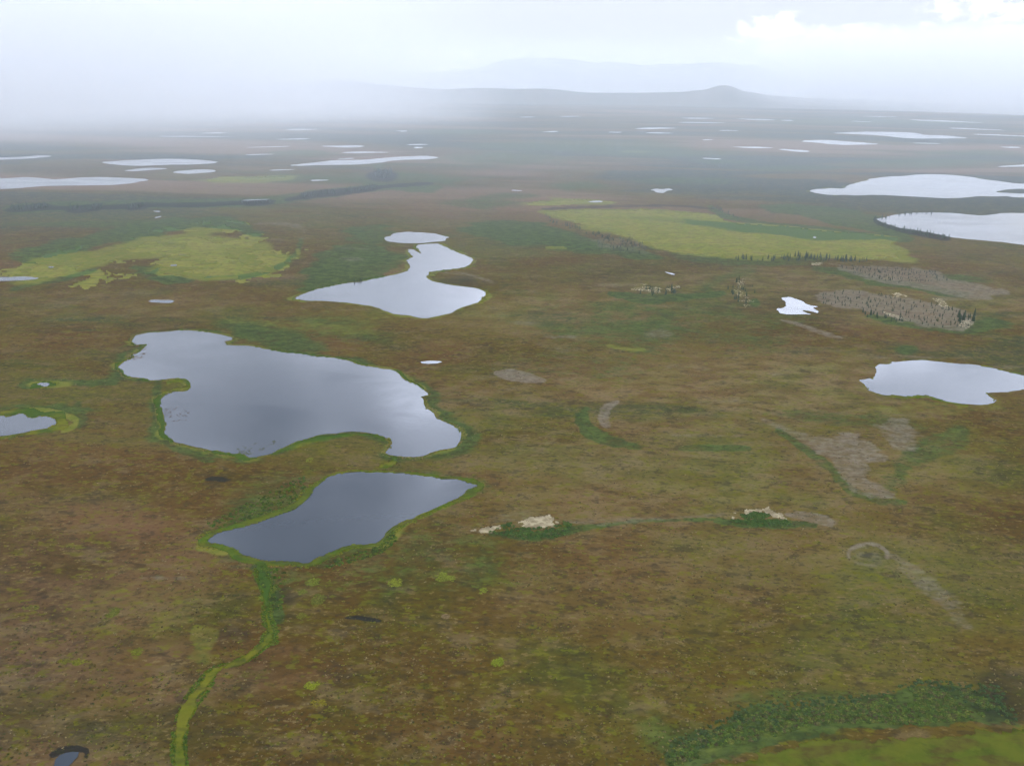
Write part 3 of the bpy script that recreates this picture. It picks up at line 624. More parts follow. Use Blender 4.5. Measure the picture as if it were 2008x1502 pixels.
# sedge rims of the nearer lakes
RIM = {0: (4.6, "yellow green sedge rim around the largest slate blue lake", .47), 1: (4.6, "bright green sedge rim around the lake below the largest one", .10),
       2: (9, "thin yellow sedge rim around the pale S-shaped lake", .50), 8: (11, "yellow sedge rim of the pond at the left edge", .2), 9: (10, "yellow sedge ring around the tiny pool on the left", .1),
       4: (6, "sparse sedge rim of the ragged pale lake at right", .62), 6: (16, "yellow sedge strip along the broad white lake's west shore", .66)}
for i, (w, lab, thr) in RIM.items():
    wv = w * np.clip(-.35 + 2.7 * vnoise(GX, GY, 34, 40 + i, 4), 0, 2) * (vnoise(GX, GY, 110, 60 + i, 2) > thr)
    d = near_lake[i]
    others = np.min([near_lake[j] for j in near_lake if j != i], 0)
    sheet('shore_sedge', ((d < wv) & (d > -.3 * w * (vnoise(GX, GY, 14, 7, 2) > .45)) & (others > 0)).astype(float), .35, M_SHORE, lab, 'sedge', 'sedge rims of the lakes')

# the green brook corridor and other narrow wet strips
BROOKS = [
 (Z(300, 1080, 3.56, [(730,90),(770,190),(800,300),(795,400),(800,500),(820,580),(815,640),(770,680),(700,740),(620,790),(540,825),(460,850),(400,900),(340,980),(280,1050),(235,1130),(205,1200),(185,1300),(180,1400),(190,1500),(200,1600)]),
  [20,17,15,12,14,20,22,10,9,9,9,12,17,20,20,18,16,18,20,18,18], "bright green sedge brook winding from the lower lake to the bottom edge"),
 ([(745,917),(765,912),(775,905),(772,895)], [8,10,12,10], "short green sedge channel joining the two largest lakes"),
 ([(530,888),(570,876),(620,862),(680,852),(730,853),(758,862)], [12,16,12,8,6,8], "curved yellow sedge fringe on the point at the largest lake's south shore"),
 ([(325,752),(350,746),(368,750),(366,758),(340,764),(318,772),(312,800)], [8,6,6,6,6,6,6], "hooked yellow sedge spit in the largest lake's west bay"),
]
for pts, w, lab in BROOKS:
    P = refine(poly_at(ribbon_px(pts, w)), 2, .08, 90); d = signed_dist(P, GX, GY, 20)
    d = d + (vnoise(GX, GY, 12, 12, 3) - .5) * 4.5 + (vnoise(GX, GY, 2.5, 13, 2) - .5) * 2.0
    sheet('sedge_strip', ((d < 0) & (dl > -1.5)).astype(float), .4, M_SHORE, lab, 'sedge')

# ------------------------------------------------------------------ lakes
for i, P in enumerate(LP):
    c = P.mean(0); Dc = float(np.hypot(*c))
    tri = tessellate_polygon([[Vector((x - c[0], y - c[1], 0)) for x, y in P]])
    V = np.stack([P[:, 0] - c[0], P[:, 1] - c[1], np.zeros(len(P))], 1)
    F = np.array(tri); a = V[F]; cr = np.cross(a[:, 1] - a[:, 0], a[:, 2] - a[:, 0])[:, 2]; F[cr < 0] = F[cr < 0][:, ::-1]
    nm = 'lake' if i in (0, 1, 2, 4, 6, 7, 10, 11, 13, 14, 15, 16, 17) else 'pond'
    o = link(nm, mesh_from(nm, V, F, [M_WATER], smooth=False), (c[0], c[1], 0.0))
    tag(o, LAKES[i][1], 'lake' if nm == 'lake' else 'pond', 'lakes and ponds of the tundra', 'structure')

# ------------------------------------------------------------------ hills
def range_mesh(name, prof, dist, depth, label, mat, rough, seed):
    px = np.array([p[0] for p in prof], float); py = np.array([p[1] for p in prof], float)
    ncol, nrow = 700, 26
    xs = np.linspace(px[0], px[-1], ncol); ys = np.interp(xs, px, py)
    azs = np.arctan2(xs - CX, FPX * math.cos(PITCH) + (CY - 178) * math.sin(PITCH))
    hor = 178 + (xs - CX) * .01746
    H = CAM_H + (hor - ys) / FPX * dist * 1.0
    rr = np.linspace(-1, 1, nrow)
    AA, RR = np.meshgrid(azs, rr)
    Rm = dist + RR * depth
    X = np.sin(AA) * Rm; Y = np.cos(AA) * Rm
    n = (vnoise(X, Y, depth * .5, seed, 5) - .5)
    shape = np.where(RR < 0, 1 - np.abs(RR) ** 1.4, 1 - np.abs(RR) ** 1.4)
    Hh = np.tile(H, (nrow, 1)) * (shape + n * rough * (1 - np.abs(shape - .55)) * (RR != 0)) - 60 * np.abs(RR)
    top = Hh.max(0); Hh = np.where(Hh > H, H, Hh)
    V = np.stack([X.ravel(), Y.ravel(), Hh.ravel() - 20], 1)
    a = (np.arange(nrow - 1)[:, None] * ncol + np.arange(ncol - 1)[None, :])
    F = np.stack([a, a + 1, a + 1 + ncol, a + ncol], -1).reshape(-1, 4)
    o = link(name, mesh_from(name, V, F, [mat])); return tag(o, label, 'hills', kind='structure')
M_HILL = plain_material('hill_heath', (.055, .060, .040), (.095, .080, .055), 1 / 900)
M_MOUNT = plain_material('mountain_rock', (.09, .085, .075), (.17, .155, .14), 1 / 1200)
def jag(prof, amp, seed):
    rs = np.random.default_rng(seed); out = []
    for (x0, y0), (x1, y1) in zip(prof[:-1], prof[1:]):
        n = max(1, int((x1 - x0) / 16))
        for k in range(n):
            t = k / n; out.append((x0 + (x1 - x0) * t, y0 + (y1 - y0) * t + (rs.normal(0, amp) if k else 0)))
    return out + [prof[-1]]
range_mesh('hills', jag([(-500,150),(-100,155),(250,160),(430,157),(500,163),(600,161),(650,157),(700,162),(750,167),(850,174),(925,172),(1000,174),(1050,173),(1150,180),(1250,181),(1320,179),(1370,175),(1395,168),(1409,166),(1425,169),(1445,176),(1500,184),(1600,190),(1750,196),(1900,202),(2100,208),(2500,216)], .35, 1),
           22500, 3200, "low dark blue ridge with one rounded hill along the horizon", M_HILL, .35, 5)
range_mesh('hills', jag([(500,172),(600,164),(674,156),(739,143),(799,146),(849,146),(923,140),(963,128),(1018,120),(1073,121),(1127,127),(1197,130),(1247,134),(1297,129),(1347,131),(1396,130),(1446,135),(1496,143),(1560,157),(1640,172),(1800,186),(2000,192)], .9, 2),
           38000, 5500, "faint pale mountain range above the ridge in the far haze", M_MOUNT, .6, 9)

# ------------------------------------------------------------------ plant clumps
def clump(n, rx, rz, leaf, seed, up=.3):
    """n leaf-sized faces spread through a low dome"""
    rs = np.random.default_rng(seed); V = []; F = []
    for k in range(n):
        a = rs.uniform(0, 6.283); e = math.asin(rs.uniform(0.02, 1)); q = rs.uniform(.55, 1.0)
        c = np.array([math.cos(a) * math.cos(e) * rx * q, math.sin(a) * math.cos(e) * rx * q, math.sin(e) * rz * q])
        nrm = np.array([c[0] / rx, c[1] / rx, c[2] / rz + up]) + rs.normal(0, .35, 3); nrm /= np.linalg.norm(nrm)
        t = np.cross(nrm, rs.normal(0, 1, 3)); t /= np.linalg.norm(t); b = np.cross(nrm, t)
        s = leaf * rs.uniform(.6, 1.3); j = len(V)
        for ang in (0, 2.2, 4.1): V.append(c + (t * math.cos(ang) + b * math.sin(ang)) * s)
        F.append((j, j + 1, j + 2))
    return np.array(V), np.array(F)
TEMPL_BIG = [clump(46, 1.0, .75, .34, 100 + k) for k in range(5)]
TEMPL_SM = [clump(15, 1.0, .45, .46, 200 + k) for k in range(6)]
def ground_z(x, y):
    """height of the ground sheet under points"""
    a = np.degrees(np.arctan2(x, y)); r = np.hypot(x, y)
    ia = np.clip(np.searchsorted(az, a) - 1, 0, na - 2); ir = np.clip(np.searchsorted(rad, r) - 1, 0, nr - 2)
    fa = (a - az[ia]) / (az[ia + 1] - az[ia]); fr = (r - rad[ir]) / (rad[ir + 1] - rad[ir])
    Zg = GZ.reshape(nr, na)
    return (Zg[ir, ia] * (1 - fa) + Zg[ir, ia + 1] * fa) * (1 - fr) + (Zg[ir + 1, ia] * (1 - fa) + Zg[ir + 1, ia + 1] * fa) * fr
def field(arr, x, y):
    a = np.degrees(np.arctan2(x, y)); r = np.hypot(x, y)
    ia = np.clip(np.searchsorted(az, a), 0, na - 1); ir = np.clip(np.searchsorted(rad, r), 0, nr - 1)
    return arr.reshape(nr, na)[ir, ia]
def scatter(name, XY, size, tints, templ, label, cat, group=None, flat=1.0, kind='stuff', sink=.1):
    XY = np.asarray(XY); n = len(XY); size = np.broadcast_to(size, (n,)); zz = ground_z(XY[:, 0], XY[:, 1])
    rs = np.random.default_rng(len(name) + n); VV = []; FF = []; TT = []; off = 0
    which = rs.integers(0, len(templ), n); ang = rs.uniform(0, 6.283, n)
    for k, (v, f) in enumerate(templ):
        idx = np.nonzero(which == k)[0]
        if len(idx) == 0: continue
        ca, sa = np.cos(ang[idx])[:, None], np.sin(ang[idx])[:, None]; s = size[idx][:, None]
        x = (v[None, :, 0] * ca - v[None, :, 1] * sa) * s + XY[idx, 0][:, None]
        y = (v[None, :, 0] * sa + v[None, :, 1] * ca) * s + XY[idx, 1][:, None]
        z = v[None, :, 2] * s * flat + zz[idx][:, None] - sink * s * flat
        VV.append(np.stack([x, y, z], -1).reshape(-1, 3))
        FF.append((f[None] + (np.arange(len(idx)) * len(v))[:, None, None] + off).reshape(-1, 3)); off += len(idx) * len(v)
        TT.append(np.repeat(tints[idx], len(v), 0))
    V = np.concatenate(VV); F = np.concatenate(FF); T = np.concatenate(TT)
    T = T * rs.uniform(.75, 1.25, (len(T) // 3, 1)).repeat(3, 0)
    o = link(name, mesh_from(name, V, F, [M_LEAF], {'tint': T}, smooth=False)); return tag(o, label, cat, group, kind)
def rand_in(pts, n, seed=0):
    P = poly_at(pts); rs = np.random.default_rng(seed); lo, hi = P.min(0), P.max(0); out = np.zeros((0, 2))
    while len(out) < n:
        q = rs.uniform(lo, hi, (n * 3, 2)); q = q[signed_dist(P, q[:, 0], q[:, 1], 1) < 0]; out = np.concatenate([out, q])
    return out[:n]
def tint(cols, n, seed, var=.15):
    rs = np.random.default_rng(seed); cols = np.array(cols); c = cols[rs.integers(0, len(cols), n)]
    return c * rs.uniform(1 - var, 1 + var, (n, 1))

# willow thicket bottom right
TH = [(1300,1500),(1340,1455),(1420,1430),(1462,1400),(1560,1388),(1700,1380),(1790,1352),(1890,1350),(1975,1400),(1985,1425),(1880,1412),(1800,1425),(1700,1420),(1620,1418),(1560,1428),(1480,1452),(1400,1462),(1340,1500)]
q = rand_in(TH, 2600, 3); nz = vnoise(q[:, 0], q[:, 1], 14, 5, 3); q = q[nz > .46]
scatter('willow_thicket', q, rng.uniform(.8, 1.8, len(q)), tint([(.050,.082,.014),(.040,.064,.014),(.070,.096,.016),(.085,.095,.020),(.06,.055,.02)], len(q), 4, .25), TEMPL_BIG,
        "dense green willow thicket curving above the bottom right meadow", "willow thicket", flat=.75)
SH = [(1295,1490),(1330,1440),(1420,1410),(1450,1380),(1560,1372),(1720,1362),(1800,1335),(1960,1345),(2000,1420),(1800,1345)]
q = rand_in(SH, 500, 8)
scatter('willow_scrub', q, rng.uniform(.6, 1.4, len(q)), tint([(.035,.06,.02),(.05,.075,.022)], len(q), 9), TEMPL_BIG, "scattered low green scrub along the upper side of the willow thicket", "willow scrub")
# scrub along the brook and the lower lake
q = np.concatenate([rand_in([(495,1105),(560,1108),(560,1150),(552,1200),(535,1200),(515,1150)], 110, 11), rand_in([(600,960),(560,1000),(430,1035),(400,1030),(540,960),(600,930)], 300, 12), rand_in([(640,1100),(720,1078),(745,1070),(770,1040),(780,1060),(740,1090),(640,1115)], 200, 13)])
q = q[(field(dl, q[:, 0], q[:, 1]) > 2)]
scatter('willow_scrub', q, rng.uniform(.6, 1.5, len(q)), tint([(.036,.074,.010),(.056,.095,.011),(.032,.048,.010),(.08,.10,.012)], len(q), 14), TEMPL_BIG, "low green scrub around the lower lake and down its brook", "willow scrub")
# dwarf birch and tussocks all over the near tundra
n = 30000
a_ = np.radians(rng.uniform(-37, 37, n)); dp = np.radians(rng.uniform(15.0, 45.0, n)); r_ = CAM_H / np.tan(dp)
q = np.stack([np.sin(a_) * r_, np.cos(a_) * r_], 1)
ok = (field(dl, q[:, 0], q[:, 1]) > 3) & (vnoise(q[:, 0], q[:, 1], 30, 77, 3) > .42) & (field(np.minimum.reduce(meadow_d), q[:, 0], q[:, 1]) > 2)
q = q[ok]; h = len(q)
scatter('dwarf_birch', q, rng.uniform(.35, 1.0, h), tint([(.048,.028,.011),(.040,.034,.011),(.062,.050,.010),(.085,.080,.010),(.125,.090,.040),(.15,.115,.05),(.11,.11,.012),(.040,.048,.012)], h, 15), TEMPL_SM,
        "low brown and olive dwarf birch and tussocks over the near tundra", "dwarf birch", flat=.8)
def rim_points(P, n, w, seed):
    rs = np.random.default_rng(seed); e = np.roll(P, -1, 0) - P; L = np.hypot(e[:, 0], e[:, 1]); area2 = np.sum(P[:, 0] * np.roll(P[:, 1], -1) - np.roll(P[:, 0], -1) * P[:, 1])
    k = rs.choice(len(P), n, p=L / L.sum()); t_ = rs.uniform(0, 1, (n, 1)); nrm = np.stack([e[k, 1], -e[k, 0]], 1) / (L[k, None] + 1e-9) * (1 if area2 > 0 else -1)
    q = P[k] + e[k] * t_; nz = vnoise(q[:, 0], q[:, 1], 30, seed, 4)
    return q + nrm * (rs.uniform(-.15, 1, (n, 1)) ** 1.0 * w * np.clip(nz * 2.6 - .45, .05, 2)[:, None]), nz
for i_, n_, w_, cols_, lab in ((0, 7500, 5, [(.075,.105,.008),(.13,.125,.010),(.15,.105,.035),(.044,.07,.010),(.19,.14,.06),(.09,.11,.008)], "sedge tufts fringing the shore of the largest slate blue lake"),
                               (1, 6500, 5.5, [(.09,.125,.008),(.12,.135,.008),(.055,.095,.008),(.14,.13,.010)], "bright green sedge tufts fringing the lake below the largest one"),
                               (8, 1500, 7, [(.08,.12,.008),(.13,.13,.008),(.04,.07,.01)], "yellow green sedge tufts round the pond at the left edge"),
                               (9, 700, 7, [(.09,.12,.008),(.13,.12,.008)], "yellow green sedge tufts round the tiny pool on the left"),
                               (2, 3500, 6, [(.11,.09,.02),(.07,.075,.015),(.15,.11,.05)], "tawny sedge tufts fringing the pale S-shaped lake")):
    q, nz_ = rim_points(LP[i_], n_, w_, 700 + i_); cz = np.clip((nz_ * 1.6 - .3 + rng.normal(0, .15, n_)) * len(cols_), 0, len(cols_) - 1).astype(int)
    scatter('sedge_tufts', q, rng.uniform(.35, 1.0, n_), np.array(cols_)[cz] * rng.uniform(.8, 1.2, (n_, 1)), TEMPL_SM, lab, "sedge tufts", flat=.7)
bp = poly_at(ribbon_px(BROOKS[0][0], [w * 1.5 for w in BROOKS[0][1]])); q = rand_in(ribbon_px(BROOKS[0][0], [w * 1.7 for w in BROOKS[0][1]]), 5200, 31)
q = q[vnoise(q[:, 0], q[:, 1], 9, 44, 3) > .42]
scatter('sedge_tufts', q, rng.uniform(.35, .95, len(q)), tint([(.05,.095,.008),(.075,.11,.008),(.10,.105,.008),(.035,.07,.008)], len(q), 32), TEMPL_SM, "green sedge tufts along the winding brook in the near tundra", "sedge tufts", flat=.7)
# water plants in the shallows
def weeds(pts, n, col, lab, seed):
    q = rand_in(pts, n, seed); q = q[vnoise(q[:, 0], q[:, 1], 6, seed, 3) > .52]
    o = scatter('water_sedge', q, rng.uniform(.3, .8, len(q)), tint([col], len(q), seed, .3), TEMPL_SM, lab, "water plants", flat=.35); 
    me = o.data; co = np.empty(len(me.vertices) * 3, np.float32); me.vertices.foreach_get('co', co); co = co.reshape(-1, 3); co[:, 2] = np.maximum(co[:, 2] + .62, .01); me.vertices.foreach_set('co', co.ravel())
weeds([(245,690),(262,672),(285,676),(290,690),(275,705),(250,708)], 700, (.11,.07,.035), "rusty sedge islets standing in the largest lake's north west bay", 801)
weeds([(322,800),(345,795),(375,805),(372,822),(340,828),(324,822)], 260, (.09,.065,.05), "faint brown water plants off the largest lake's west shore", 802)
weeds([(465,880),(490,870),(540,862),(545,872),(500,890),(470,893)], 420, (.07,.075,.03), "dull floating plants in the largest lake's southern bight", 803)
weeds([(435,668),(460,668),(480,676),(465,680),(440,676)], 160, (.10,.06,.035), "small rusty sedge bar on the largest lake's north shore", 804)
# pale lichen patches with scrub
def lichen(pts, n, size, label, seed, thr=.4, ns=6):
    if seed in (21, 22, 23):
        d = signed_dist(refine(poly_at(pts), 2, .1, seed), GX, GY, 20) + (vnoise(GX, GY, 9, seed, 3) - .5) * 9 + (vnoise(GX, GY, 3.2, seed + 1, 2) - .5) * 9 + {21: 0.3, 22: 2.2, 23: .8}[seed]
        sheet('lichen_patch', (d < 0).astype(float), .12, M_LICHEN, label, "lichen patch", "cream lichen patches")
        q = rand_in(pts, n // 5, seed); scatter('lichen_tufts', q, rng.uniform(.2, .45, len(q)), tint([(.20,.165,.095),(.13,.105,.055),(.05,.07,.02)], len(q), seed, .25), TEMPL_SM, "scattered tufts on and around the " + label.split(',')[0], "lichen tufts", flat=.3)
        return
    q = rand_in(pts, n * 3, seed); e = poly_at(pts); dd = signed_dist(e, q[:, 0], q[:, 1], 5) / (np.ptp(e, 0).min() * .5)
    v = vnoise(q[:, 0], q[:, 1], ns, seed, 3); q = q[v * .9 + np.clip(-dd, 0, .5) * .55 > .40 + thr * .3]
    scatter('lichen_patch', q, rng.uniform(.35, 1.0, len(q)) ** 1.4 * size * .8, tint([(.42,.36,.22),(.30,.25,.15),(.50,.44,.28),(.20,.16,.10)], len(q), seed, .25), TEMPL_SM, label, "lichen patch", "cream lichen patches", flat=.16)
lichen([(1015,1030),(1025,1015),(1050,1008),(1085,1012),(1100,1028),(1080,1036),(1030,1036)], 1500, 1.15, "brightest cream lichen patch, beside dark scrub right of the lower lake", 21, .25)
lichen([(915,1042),(950,1030),(980,1030),(985,1042),(950,1050)], 380, .9, "thinner cream lichen patch left of the brightest one", 22, .45)
lichen([(1428,1015),(1440,1002),(1480,995),(1520,999),(1540,1012),(1535,1022),(1515,1012),(1480,1006),(1450,1010),(1440,1018)], 700, .9, "cream lichen crescent around a dark hollow", 23, .35)
lichen([(1232,562),(1262,556),(1300,566),(1335,560),(1330,570),(1296,576),(1240,570)], 330, 2.0, "broken cream lichen flecks among dark spruces mid distance", 24, .5, 14)
lichen([(1440,550),(1465,545),(1455,570),(1480,590),(1465,605),(1445,590),(1430,580)], 260, 1.6, "curved speckled lichen streak left of the small white splayed pond", 25, .5, 14)
lichen([(1735,580),(1760,575),(1780,582),(1765,586),(1740,584)], 150, 2.2, "cream lichen fleck in the middle of the grey lichen woodland", 26, .35, 12)
lichen([(1828,585),(1845,583),(1862,602),(1855,606),(1835,594)], 110, 2.0, "cream lichen fleck in the upper right of the lichen woodland", 27, .4, 12)
lichen([(1882,628),(1905,628),(1912,636),(1895,648),(1880,640)], 130, 1.9, "cream lichen flecks at the right tip of the lichen woodland", 28, .4, 10)
lichen([(1730,610),(1760,618),(1780,630),(1760,625),(1735,616)], 120, 1.6, "cream lichen flecks at the lower side of the lichen woodland", 29, .4, 10)
lichen([(1590,517),(1612,515),(1612,520),(1592,522)], 60, 2.4, "small cream lichen fleck under the big meadow's south edge", 30, .3, 12)
for k, (pts, n, lab) in enumerate((([(960,1045),(1000,1025),(1020,1036),(1085,1034),(1110,1018),(1125,1030),(1110,1050),(1050,1062),(990,1055)], 170, "dark green scrub below the brightest cream lichen patch"),
                   ([(1430,1020),(1470,1018),(1540,1020),(1550,1030),(1480,1032)], 160, "dark green scrub below the cream lichen crescent"),
                   ([(1450,1010),(1480,1005),(1515,1010),(1500,1016),(1460,1016)], 120, "dark scrub filling the hollow inside the lichen crescent"))):
    q = rand_in(pts, n, 70 + k)
    scatter('willow_scrub', q, rng.uniform(.8, 1.9, len(q)), tint([(.034,.068,.014),(.05,.085,.016)], len(q), 80 + k), TEMPL_BIG, lab, "willow scrub")

# single bright sedge and moss cushions
CUSH = [(775,1147,16,8,(.22,.24,.02),"brightest round yellow green moss cushion right of the brook"),(615,1142,14,7,(.17,.20,.02),"round green moss cushion just below the lower lake"),
 (866,1134,14,8,(.19,.22,.02),"ragged yellow green moss cushion, the larger of a pair"),(885,1137,9,5,(.19,.22,.02),"small yellow green moss cushion, the smaller of a pair"),
 (947,1160,9,6,(.19,.22,.02),"small yellow green moss cushion right of the ragged pair"),(612,1348,14,7,(.24,.27,.015),"vivid yellow green moss cushion with a pale tuft beside it"),
 (624,1384,20,7,(.23,.19,.015),"flat golden moss cushion below the vivid one"),(975,1303,13,7,(.20,.24,.015),"vivid green moss cushion in the bottom middle"),
 (536,1155,10,8,(.17,.20,.02),"green moss cushion on the brook's upper bend, right side"),(519,1172,11,8,(.17,.21,.02),"green moss cushion on the brook's upper bend, left side"),
 (594,1163,9,5,(.15,.17,.02),"dull moss cushion right of the brook's upper bend"),(623,1178,14,10,(.14,.15,.02),"broad dull moss cushion under the round green one"),
 (545,1108,22,5,(.26,.17,.03),"orange yellow moss cushion on the lower lake's south shore"),(130,1300,18,5,(.17,.16,.015),"long olive yellow moss cushion at left"),
 (155,1302,12,6,(.19,.19,.015),"small yellow moss cushion touching the long olive one"),(222,1203,14,9,(.15,.16,.02),"ring shaped yellow moss cushion at left"),
 (268,1284,12,8,(.17,.18,.015),"yellow moss cushion between the ring shaped one and the brook"),(608,902,6,5,(.20,.22,.02),"small yellow cushion on the point of the largest lake"),
 (60,1195,20,4,(.16,.16,.02),"flat yellow moss cushion near the left edge"),(592,1212,10,6,(.15,.15,.015),"faint moss cushion right of the brook's middle"),
 (1475,1320,12,4,(.20,.18,.05),"pale straw cushion above the thicket's left end"),(1530,1322,13,4,(.20,.17,.05),"pale straw cushion right of its twin above the thicket"),
 (874,1212,8,5,(.24,.17,.08),"small tan grass cushion right of the dark slit")]
for k, (x, y, rx, ry, col, lab) in enumerate(CUSH):
    c = np.array(at(x, y)); v, hh = mppx(y); ax_, ay_ = rx * hh, ry * v
    nn = 34; rs = np.random.default_rng(300 + k); a = rs.uniform(0, 6.283, nn); rr = np.sqrt(rs.uniform(0, 1, nn))
    q = np.stack([c[0] + np.cos(a) * rr * ax_, c[1] + np.sin(a) * rr * ay_], 1)
    scatter('moss_cushion', q, rs.uniform(.3, .55, nn) * min(ax_, ay_), tint([tuple(v * .55 for v in col)], nn, k, .12), TEMPL_SM, lab, "moss cushion", "bright moss cushions on the near tundra", flat=.25, kind='thing')

# ------------------------------------------------------------------ spruces
def spruce_mesh(seed):
    rs = np.random.default_rng(seed); V = []; F = []
    tiers = 9
    for k in range(tiers):
        f = k / tiers; z0 = .06 + f * .86; rad_ = (.155 * (1 - f) ** .8 + .018) * rs.uniform(.75, 1.2); n = 8
        b = len(V); V.append((rs.normal(0, .008), rs.normal(0, .008), z0 + .17 * (1 - f * .3)))
        for j in range(n):
            a = j / n * 6.283 + rs.uniform(-.3, .3); q = rad_ * (rs.uniform(.5, .75) if j % 2 else rs.uniform(.9, 1.25))
            V.append((math.cos(a) * q, math.sin(a) * q, z0 - q * .35 + rs.uniform(-.012, .012)))
        for j in range(n): F.append((b, b + 1 + j, b + 1 + (j + 1) % n))
    return np.array(V), np.array(F)
SPV = [spruce_mesh(400 + k) for k in range(5)]
SP_ME = [mesh_from('crown', v, f, [M_NEEDLE], smooth=False) for v, f in SPV]
def trunk_mesh():
    V = []; F = []
    for z, r in ((-.03, .020), (.3, .015), (.7, .008), (1.0, .002)):
        for j in range(5): V.append((math.cos(j * 1.2566) * r, math.sin(j * 1.2566) * r, z))
    for k in range(3):
        for j in range(5): F.append((k * 5 + j, k * 5 + (j + 1) % 5, k * 5 + 5 + (j + 1) % 5, k * 5 + 5 + j))
    return mesh_from('trunk', V, F, [M_BARK])
TR_ME = trunk_mesh()
STANDS = [
 # polygon or line in the photograph, count, height, label
 (ribbon_px([(1712,433),(1740,442),(1775,452),(1810,460),(1862,467)], [6,8,9,9,5]), 150, 10, "dark spruce in the stand on the near shore of the spruce fringed lake"),
 (ribbon_px([(1712,431),(1735,428),(1760,422),(1795,418),(1830,417)], [6,5,4,4,3]), 50, 9, "small spruce along the far shore of the spruce fringed lake"),
 (ribbon_px([(1440,508),(1500,509),(1540,508),(1580,508),(1640,512),(1700,515)], [5,8,9,9,6,5]), 80, 11, "spruce on the south edge of the large yellow meadow"),
 ([(1165,468),(1235,468),(1262,480),(1295,498),(1250,503),(1165,490)], 90, 6.5, "spruce in the open grey stand under the large meadow's west end"),
 ([(1060,420),(1110,440),(1170,458),(1250,484),(1290,500),(1240,485),(1150,460),(1080,440)], 70, 8, "spruce lining the large meadow's curved west edge"),
 ([(1245,572),(1275,566),(1330,564),(1338,578),(1300,586),(1262,582)], 26, 9, "spruce in the dark clump by the broken lichen flecks"),
 ([(1425,560),(1450,545),(1478,560),(1485,600),(1455,600),(1430,580)], 26, 8, "spruce scattered over the curved speckled lichen streak"),
 ([(1605,577),(1660,572),(1720,577),(1800,592),(1860,602),(1905,625),(1905,640),(1870,646),(1800,638),(1740,620),(1680,606),(1610,597)], 230, 5, "small spruce dotted over the grey lichen woodland"),
 ([(1690,612),(1740,622),(1780,632),(1760,636),(1700,624)], 20, 8, "spruce in the dark line under the lichen woodland"),
 ([(1875,620),(1915,618),(1912,632),(1880,636)], 16, 11, "tall spruce at the right tip of the lichen woodland"),
 ([(1640,522),(1740,527),(1850,537),(1860,552),(1760,556),(1680,542)], 200, 5, "small spruce on the upper band of grey lichen woodland"),
 ([(1390,405),(1425,424),(1450,432),(1430,420),(1405,406)], 30, 9, "spruce on the dark bank behind the large meadow's step"),
 (ribbon_px([(20,412),(60,409),(95,406)], [9,7,5]), 60, 12, "spruce in the dark river wood at the left edge"),
 (ribbon_px([(135,411),(170,410),(200,407)], 7), 50, 12, "spruce in the second dark river wood from the left edge"),
 (ribbon_px([(250,408),(290,403)], 7), 26, 12, "spruce in the small dark river wood left of the tiny pools"),
 (ribbon_px([(473,398),(530,397)], 7), 36, 11, "spruce standing before the white spruce pond"),
 (ribbon_px([(590,386),(625,381),(680,377),(740,368)], [8,6,6,8]), 90, 11, "spruce in the river wood at far middle left"),
 ([(732,335),(768,332),(770,350),(735,352)], 70, 12, "spruce in the square dark wood in the far middle"),
 (ribbon_px([(690,553),(712,550)], 3), 9, 7, "spruce on the north west shore of the S-shaped lake"),
 ([(1330,318),(1440,326),(1400,332),(1350,328)], 30, 10, "spruce in the dark patch beside the far pond"),
]
trees = []
for si, (pts, n, h, lab) in enumerate(STANDS):
    q = rand_in(pts, n, 500 + si)
    q = q[field(dl, q[:, 0], q[:, 1]) > 0.5]
    for x, y in q: trees.append((h * random.uniform(.55, 1.2), x, y, si))
trees.sort(key=lambda t: -t[0] / math.hypot(t[1], t[2]))
for k, (h, x, y, si) in enumerate(trees[:300]):
    z = float(ground_z(np.array([x]), np.array([y]))[0])
    e = bpy.data.objects.new('spruce', None); COL.objects.link(e); e.location = (x, y, z)
    e.rotation_euler = (random.uniform(-.04, .04), random.uniform(-.04, .04), random.uniform(0, 6.28)); wd = h * random.uniform(.8, 1.35); e.scale = (wd, wd, h)
    tag(e, STANDS[si][3], 'spruce', STANDS[si][3].replace('spruce', 'spruces', 1))
    e.empty_display_size = .3
    for nm, me in (('crown', SP_ME[k % 5]), ('trunk', TR_ME)):
        o = bpy.data.objects.new(nm, me); COL.objects.link(o); o.parent = e
rest = trees[300:]
VV, FF, off = [], [], 0
for k, (h, x, y, si) in enumerate(rest):
    v, f = SPV[k % 5]; z = float(ground_z(np.array([x]), np.array([y]))[0]); a = k * 1.7; w_ = h * (0.85 + .4 * ((k * 37) % 10) / 10)
    VV.append(np.stack([(v[:, 0] * math.cos(a) - v[:, 1] * math.sin(a)) * w_ + x, (v[:, 0] * math.sin(a) + v[:, 1] * math.cos(a)) * w_ + y, v[:, 2] * h + z], 1)); FF.append(f + off); off += len(v)
if rest:
    o = link('spruce_woodland', mesh_from('spruce_woodland', np.concatenate(VV), np.concatenate(FF), [M_NEEDLE], smooth=False))
    tag(o, "farther dark spruces dotting the river woods and lichen woodland", "spruce woodland", kind='stuff')

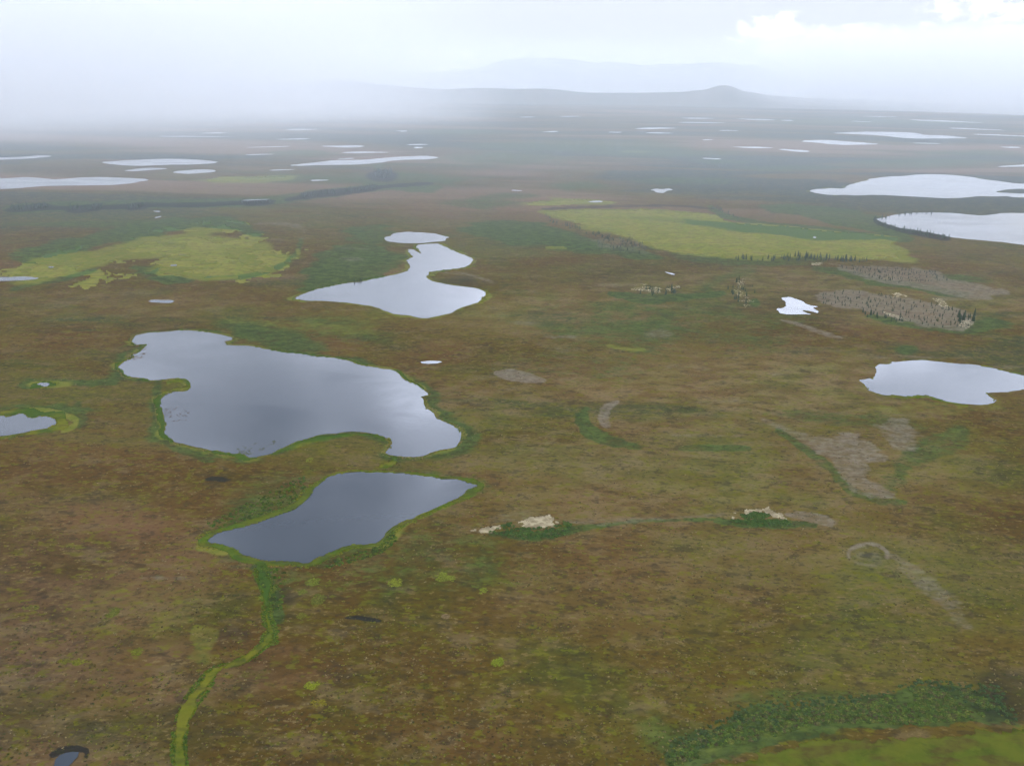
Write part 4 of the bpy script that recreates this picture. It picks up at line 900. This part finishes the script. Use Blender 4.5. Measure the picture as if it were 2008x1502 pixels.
# ------------------------------------------------------------------ air: haze and rain
def volume_material(name, density, color=(1, 1, 1), aniso=.0, node_density=None):
    mt = bpy.data.materials.new(name); mt.use_nodes = True; t = mt.node_tree; t.nodes.clear()
    out = N(t, 'ShaderNodeOutputMaterial'); v = N(t, 'ShaderNodeVolumePrincipled'); t.links.new(v.outputs[0], out.inputs['Volume'])
    v.inputs['Color'].default_value = (*color, 1); v.inputs['Density'].default_value = density; v.inputs['Anisotropy'].default_value = aniso
    if node_density: t.links.new(node_density(t), v.inputs['Density'])
    return mt
def box(name, lo, hi, mat):
    x0, y0, z0 = lo; x1, y1, z1 = hi
    V = [(x0,y0,z0),(x1,y0,z0),(x1,y1,z0),(x0,y1,z0),(x0,y0,z1),(x1,y0,z1),(x1,y1,z1),(x0,y1,z1)]
    F = [(0,3,2,1),(4,5,6,7),(0,1,5,4),(1,2,6,5),(2,3,7,6),(3,0,4,7)]
    return link(name, mesh_from(name, V, F, [mat], smooth=False))
HAZE = 3.1e-5
hz = box('haze', (-49000, -49000, -150), (49000, 49000, 1750), volume_material('haze_air', HAZE, (.885, .935, .975)))
tag(hz, "thin blue white haze filling the air down to the ground", "haze", kind='stuff')

def shower(cx, cy, rx, ry, rot, top, dens, label, core=.35, tone=(.99, .985, .98)):
    """a column of rain: dense in the middle, thinning to nothing at its outline"""
    def nd(t):
        tc = N(t, 'ShaderNodeTexCoord'); p = tc.outputs['Object']
        sp = N(t, 'ShaderNodeSeparateXYZ'); t.links.new(p, sp.inputs[0])
        rr = mathn(t, 'SQRT', mathn(t, 'ADD', mathn(t, 'MULTIPLY', sp.outputs[0], sp.outputs[0]), mathn(t, 'MULTIPLY', sp.outputs[1], sp.outputs[1])))
        nn = noise(t, mapping(t, p, scale=(1, 1, .15)), 3.0, 2, .5)
        rr = mathn(t, 'ADD', rr, mathn(t, 'MULTIPLY', mathn(t, 'SUBTRACT', nn, .5), .35))
        return mathn(t, 'MULTIPLY', maprange(t, rr, core, .9, 1.0, 0.0), dens)
    mt = volume_material('rain_air', dens, tone, 0.0, nd)
    n = 40; V = []; F = []
    for z in (-0.02, 1.0):
        for k in range(n): V.append((math.cos(k / n * 6.28318), math.sin(k / n * 6.28318), z))
    bmF = [(k, (k + 1) % n, n + (k + 1) % n, n + k) for k in range(n)]
    me = bpy.data.meshes.new('rain_shower'); me.from_pydata(V, [], bmF + [tuple(range(n - 1, -1, -1)), tuple(range(n, 2 * n))]); me.materials.append(mt)
    o = link('rain_shower', me, (cx, cy, 0)); o.scale = (rx, ry, top); o.rotation_euler[2] = rot
    return tag(o, label, 'rain shower', kind='stuff')
shower(-200, 2950, 6300, 2500, R(0), 800, 1.25e-4, "thin drizzle veil drifting over the middle of the plain", core=.2, tone=(.86, .92, .98))
shower(-7650, 8100, 9000, 9300, R(20), 1600, 1.7e-3, "grey curtain of rain hiding the horizon on the left", core=.05)
shower(-1000, 28500, 19000, 9000, R(0), 1700, 0.85e-4, "faint veil added in front of the distant mountains to whiten them", core=.2)  # added veil that pales the mountains, built like a shower
shower(11300, 20000, 9000, 6000, R(-22), 1600, 8.0e-4, "paler rain curtain along the horizon on the right")
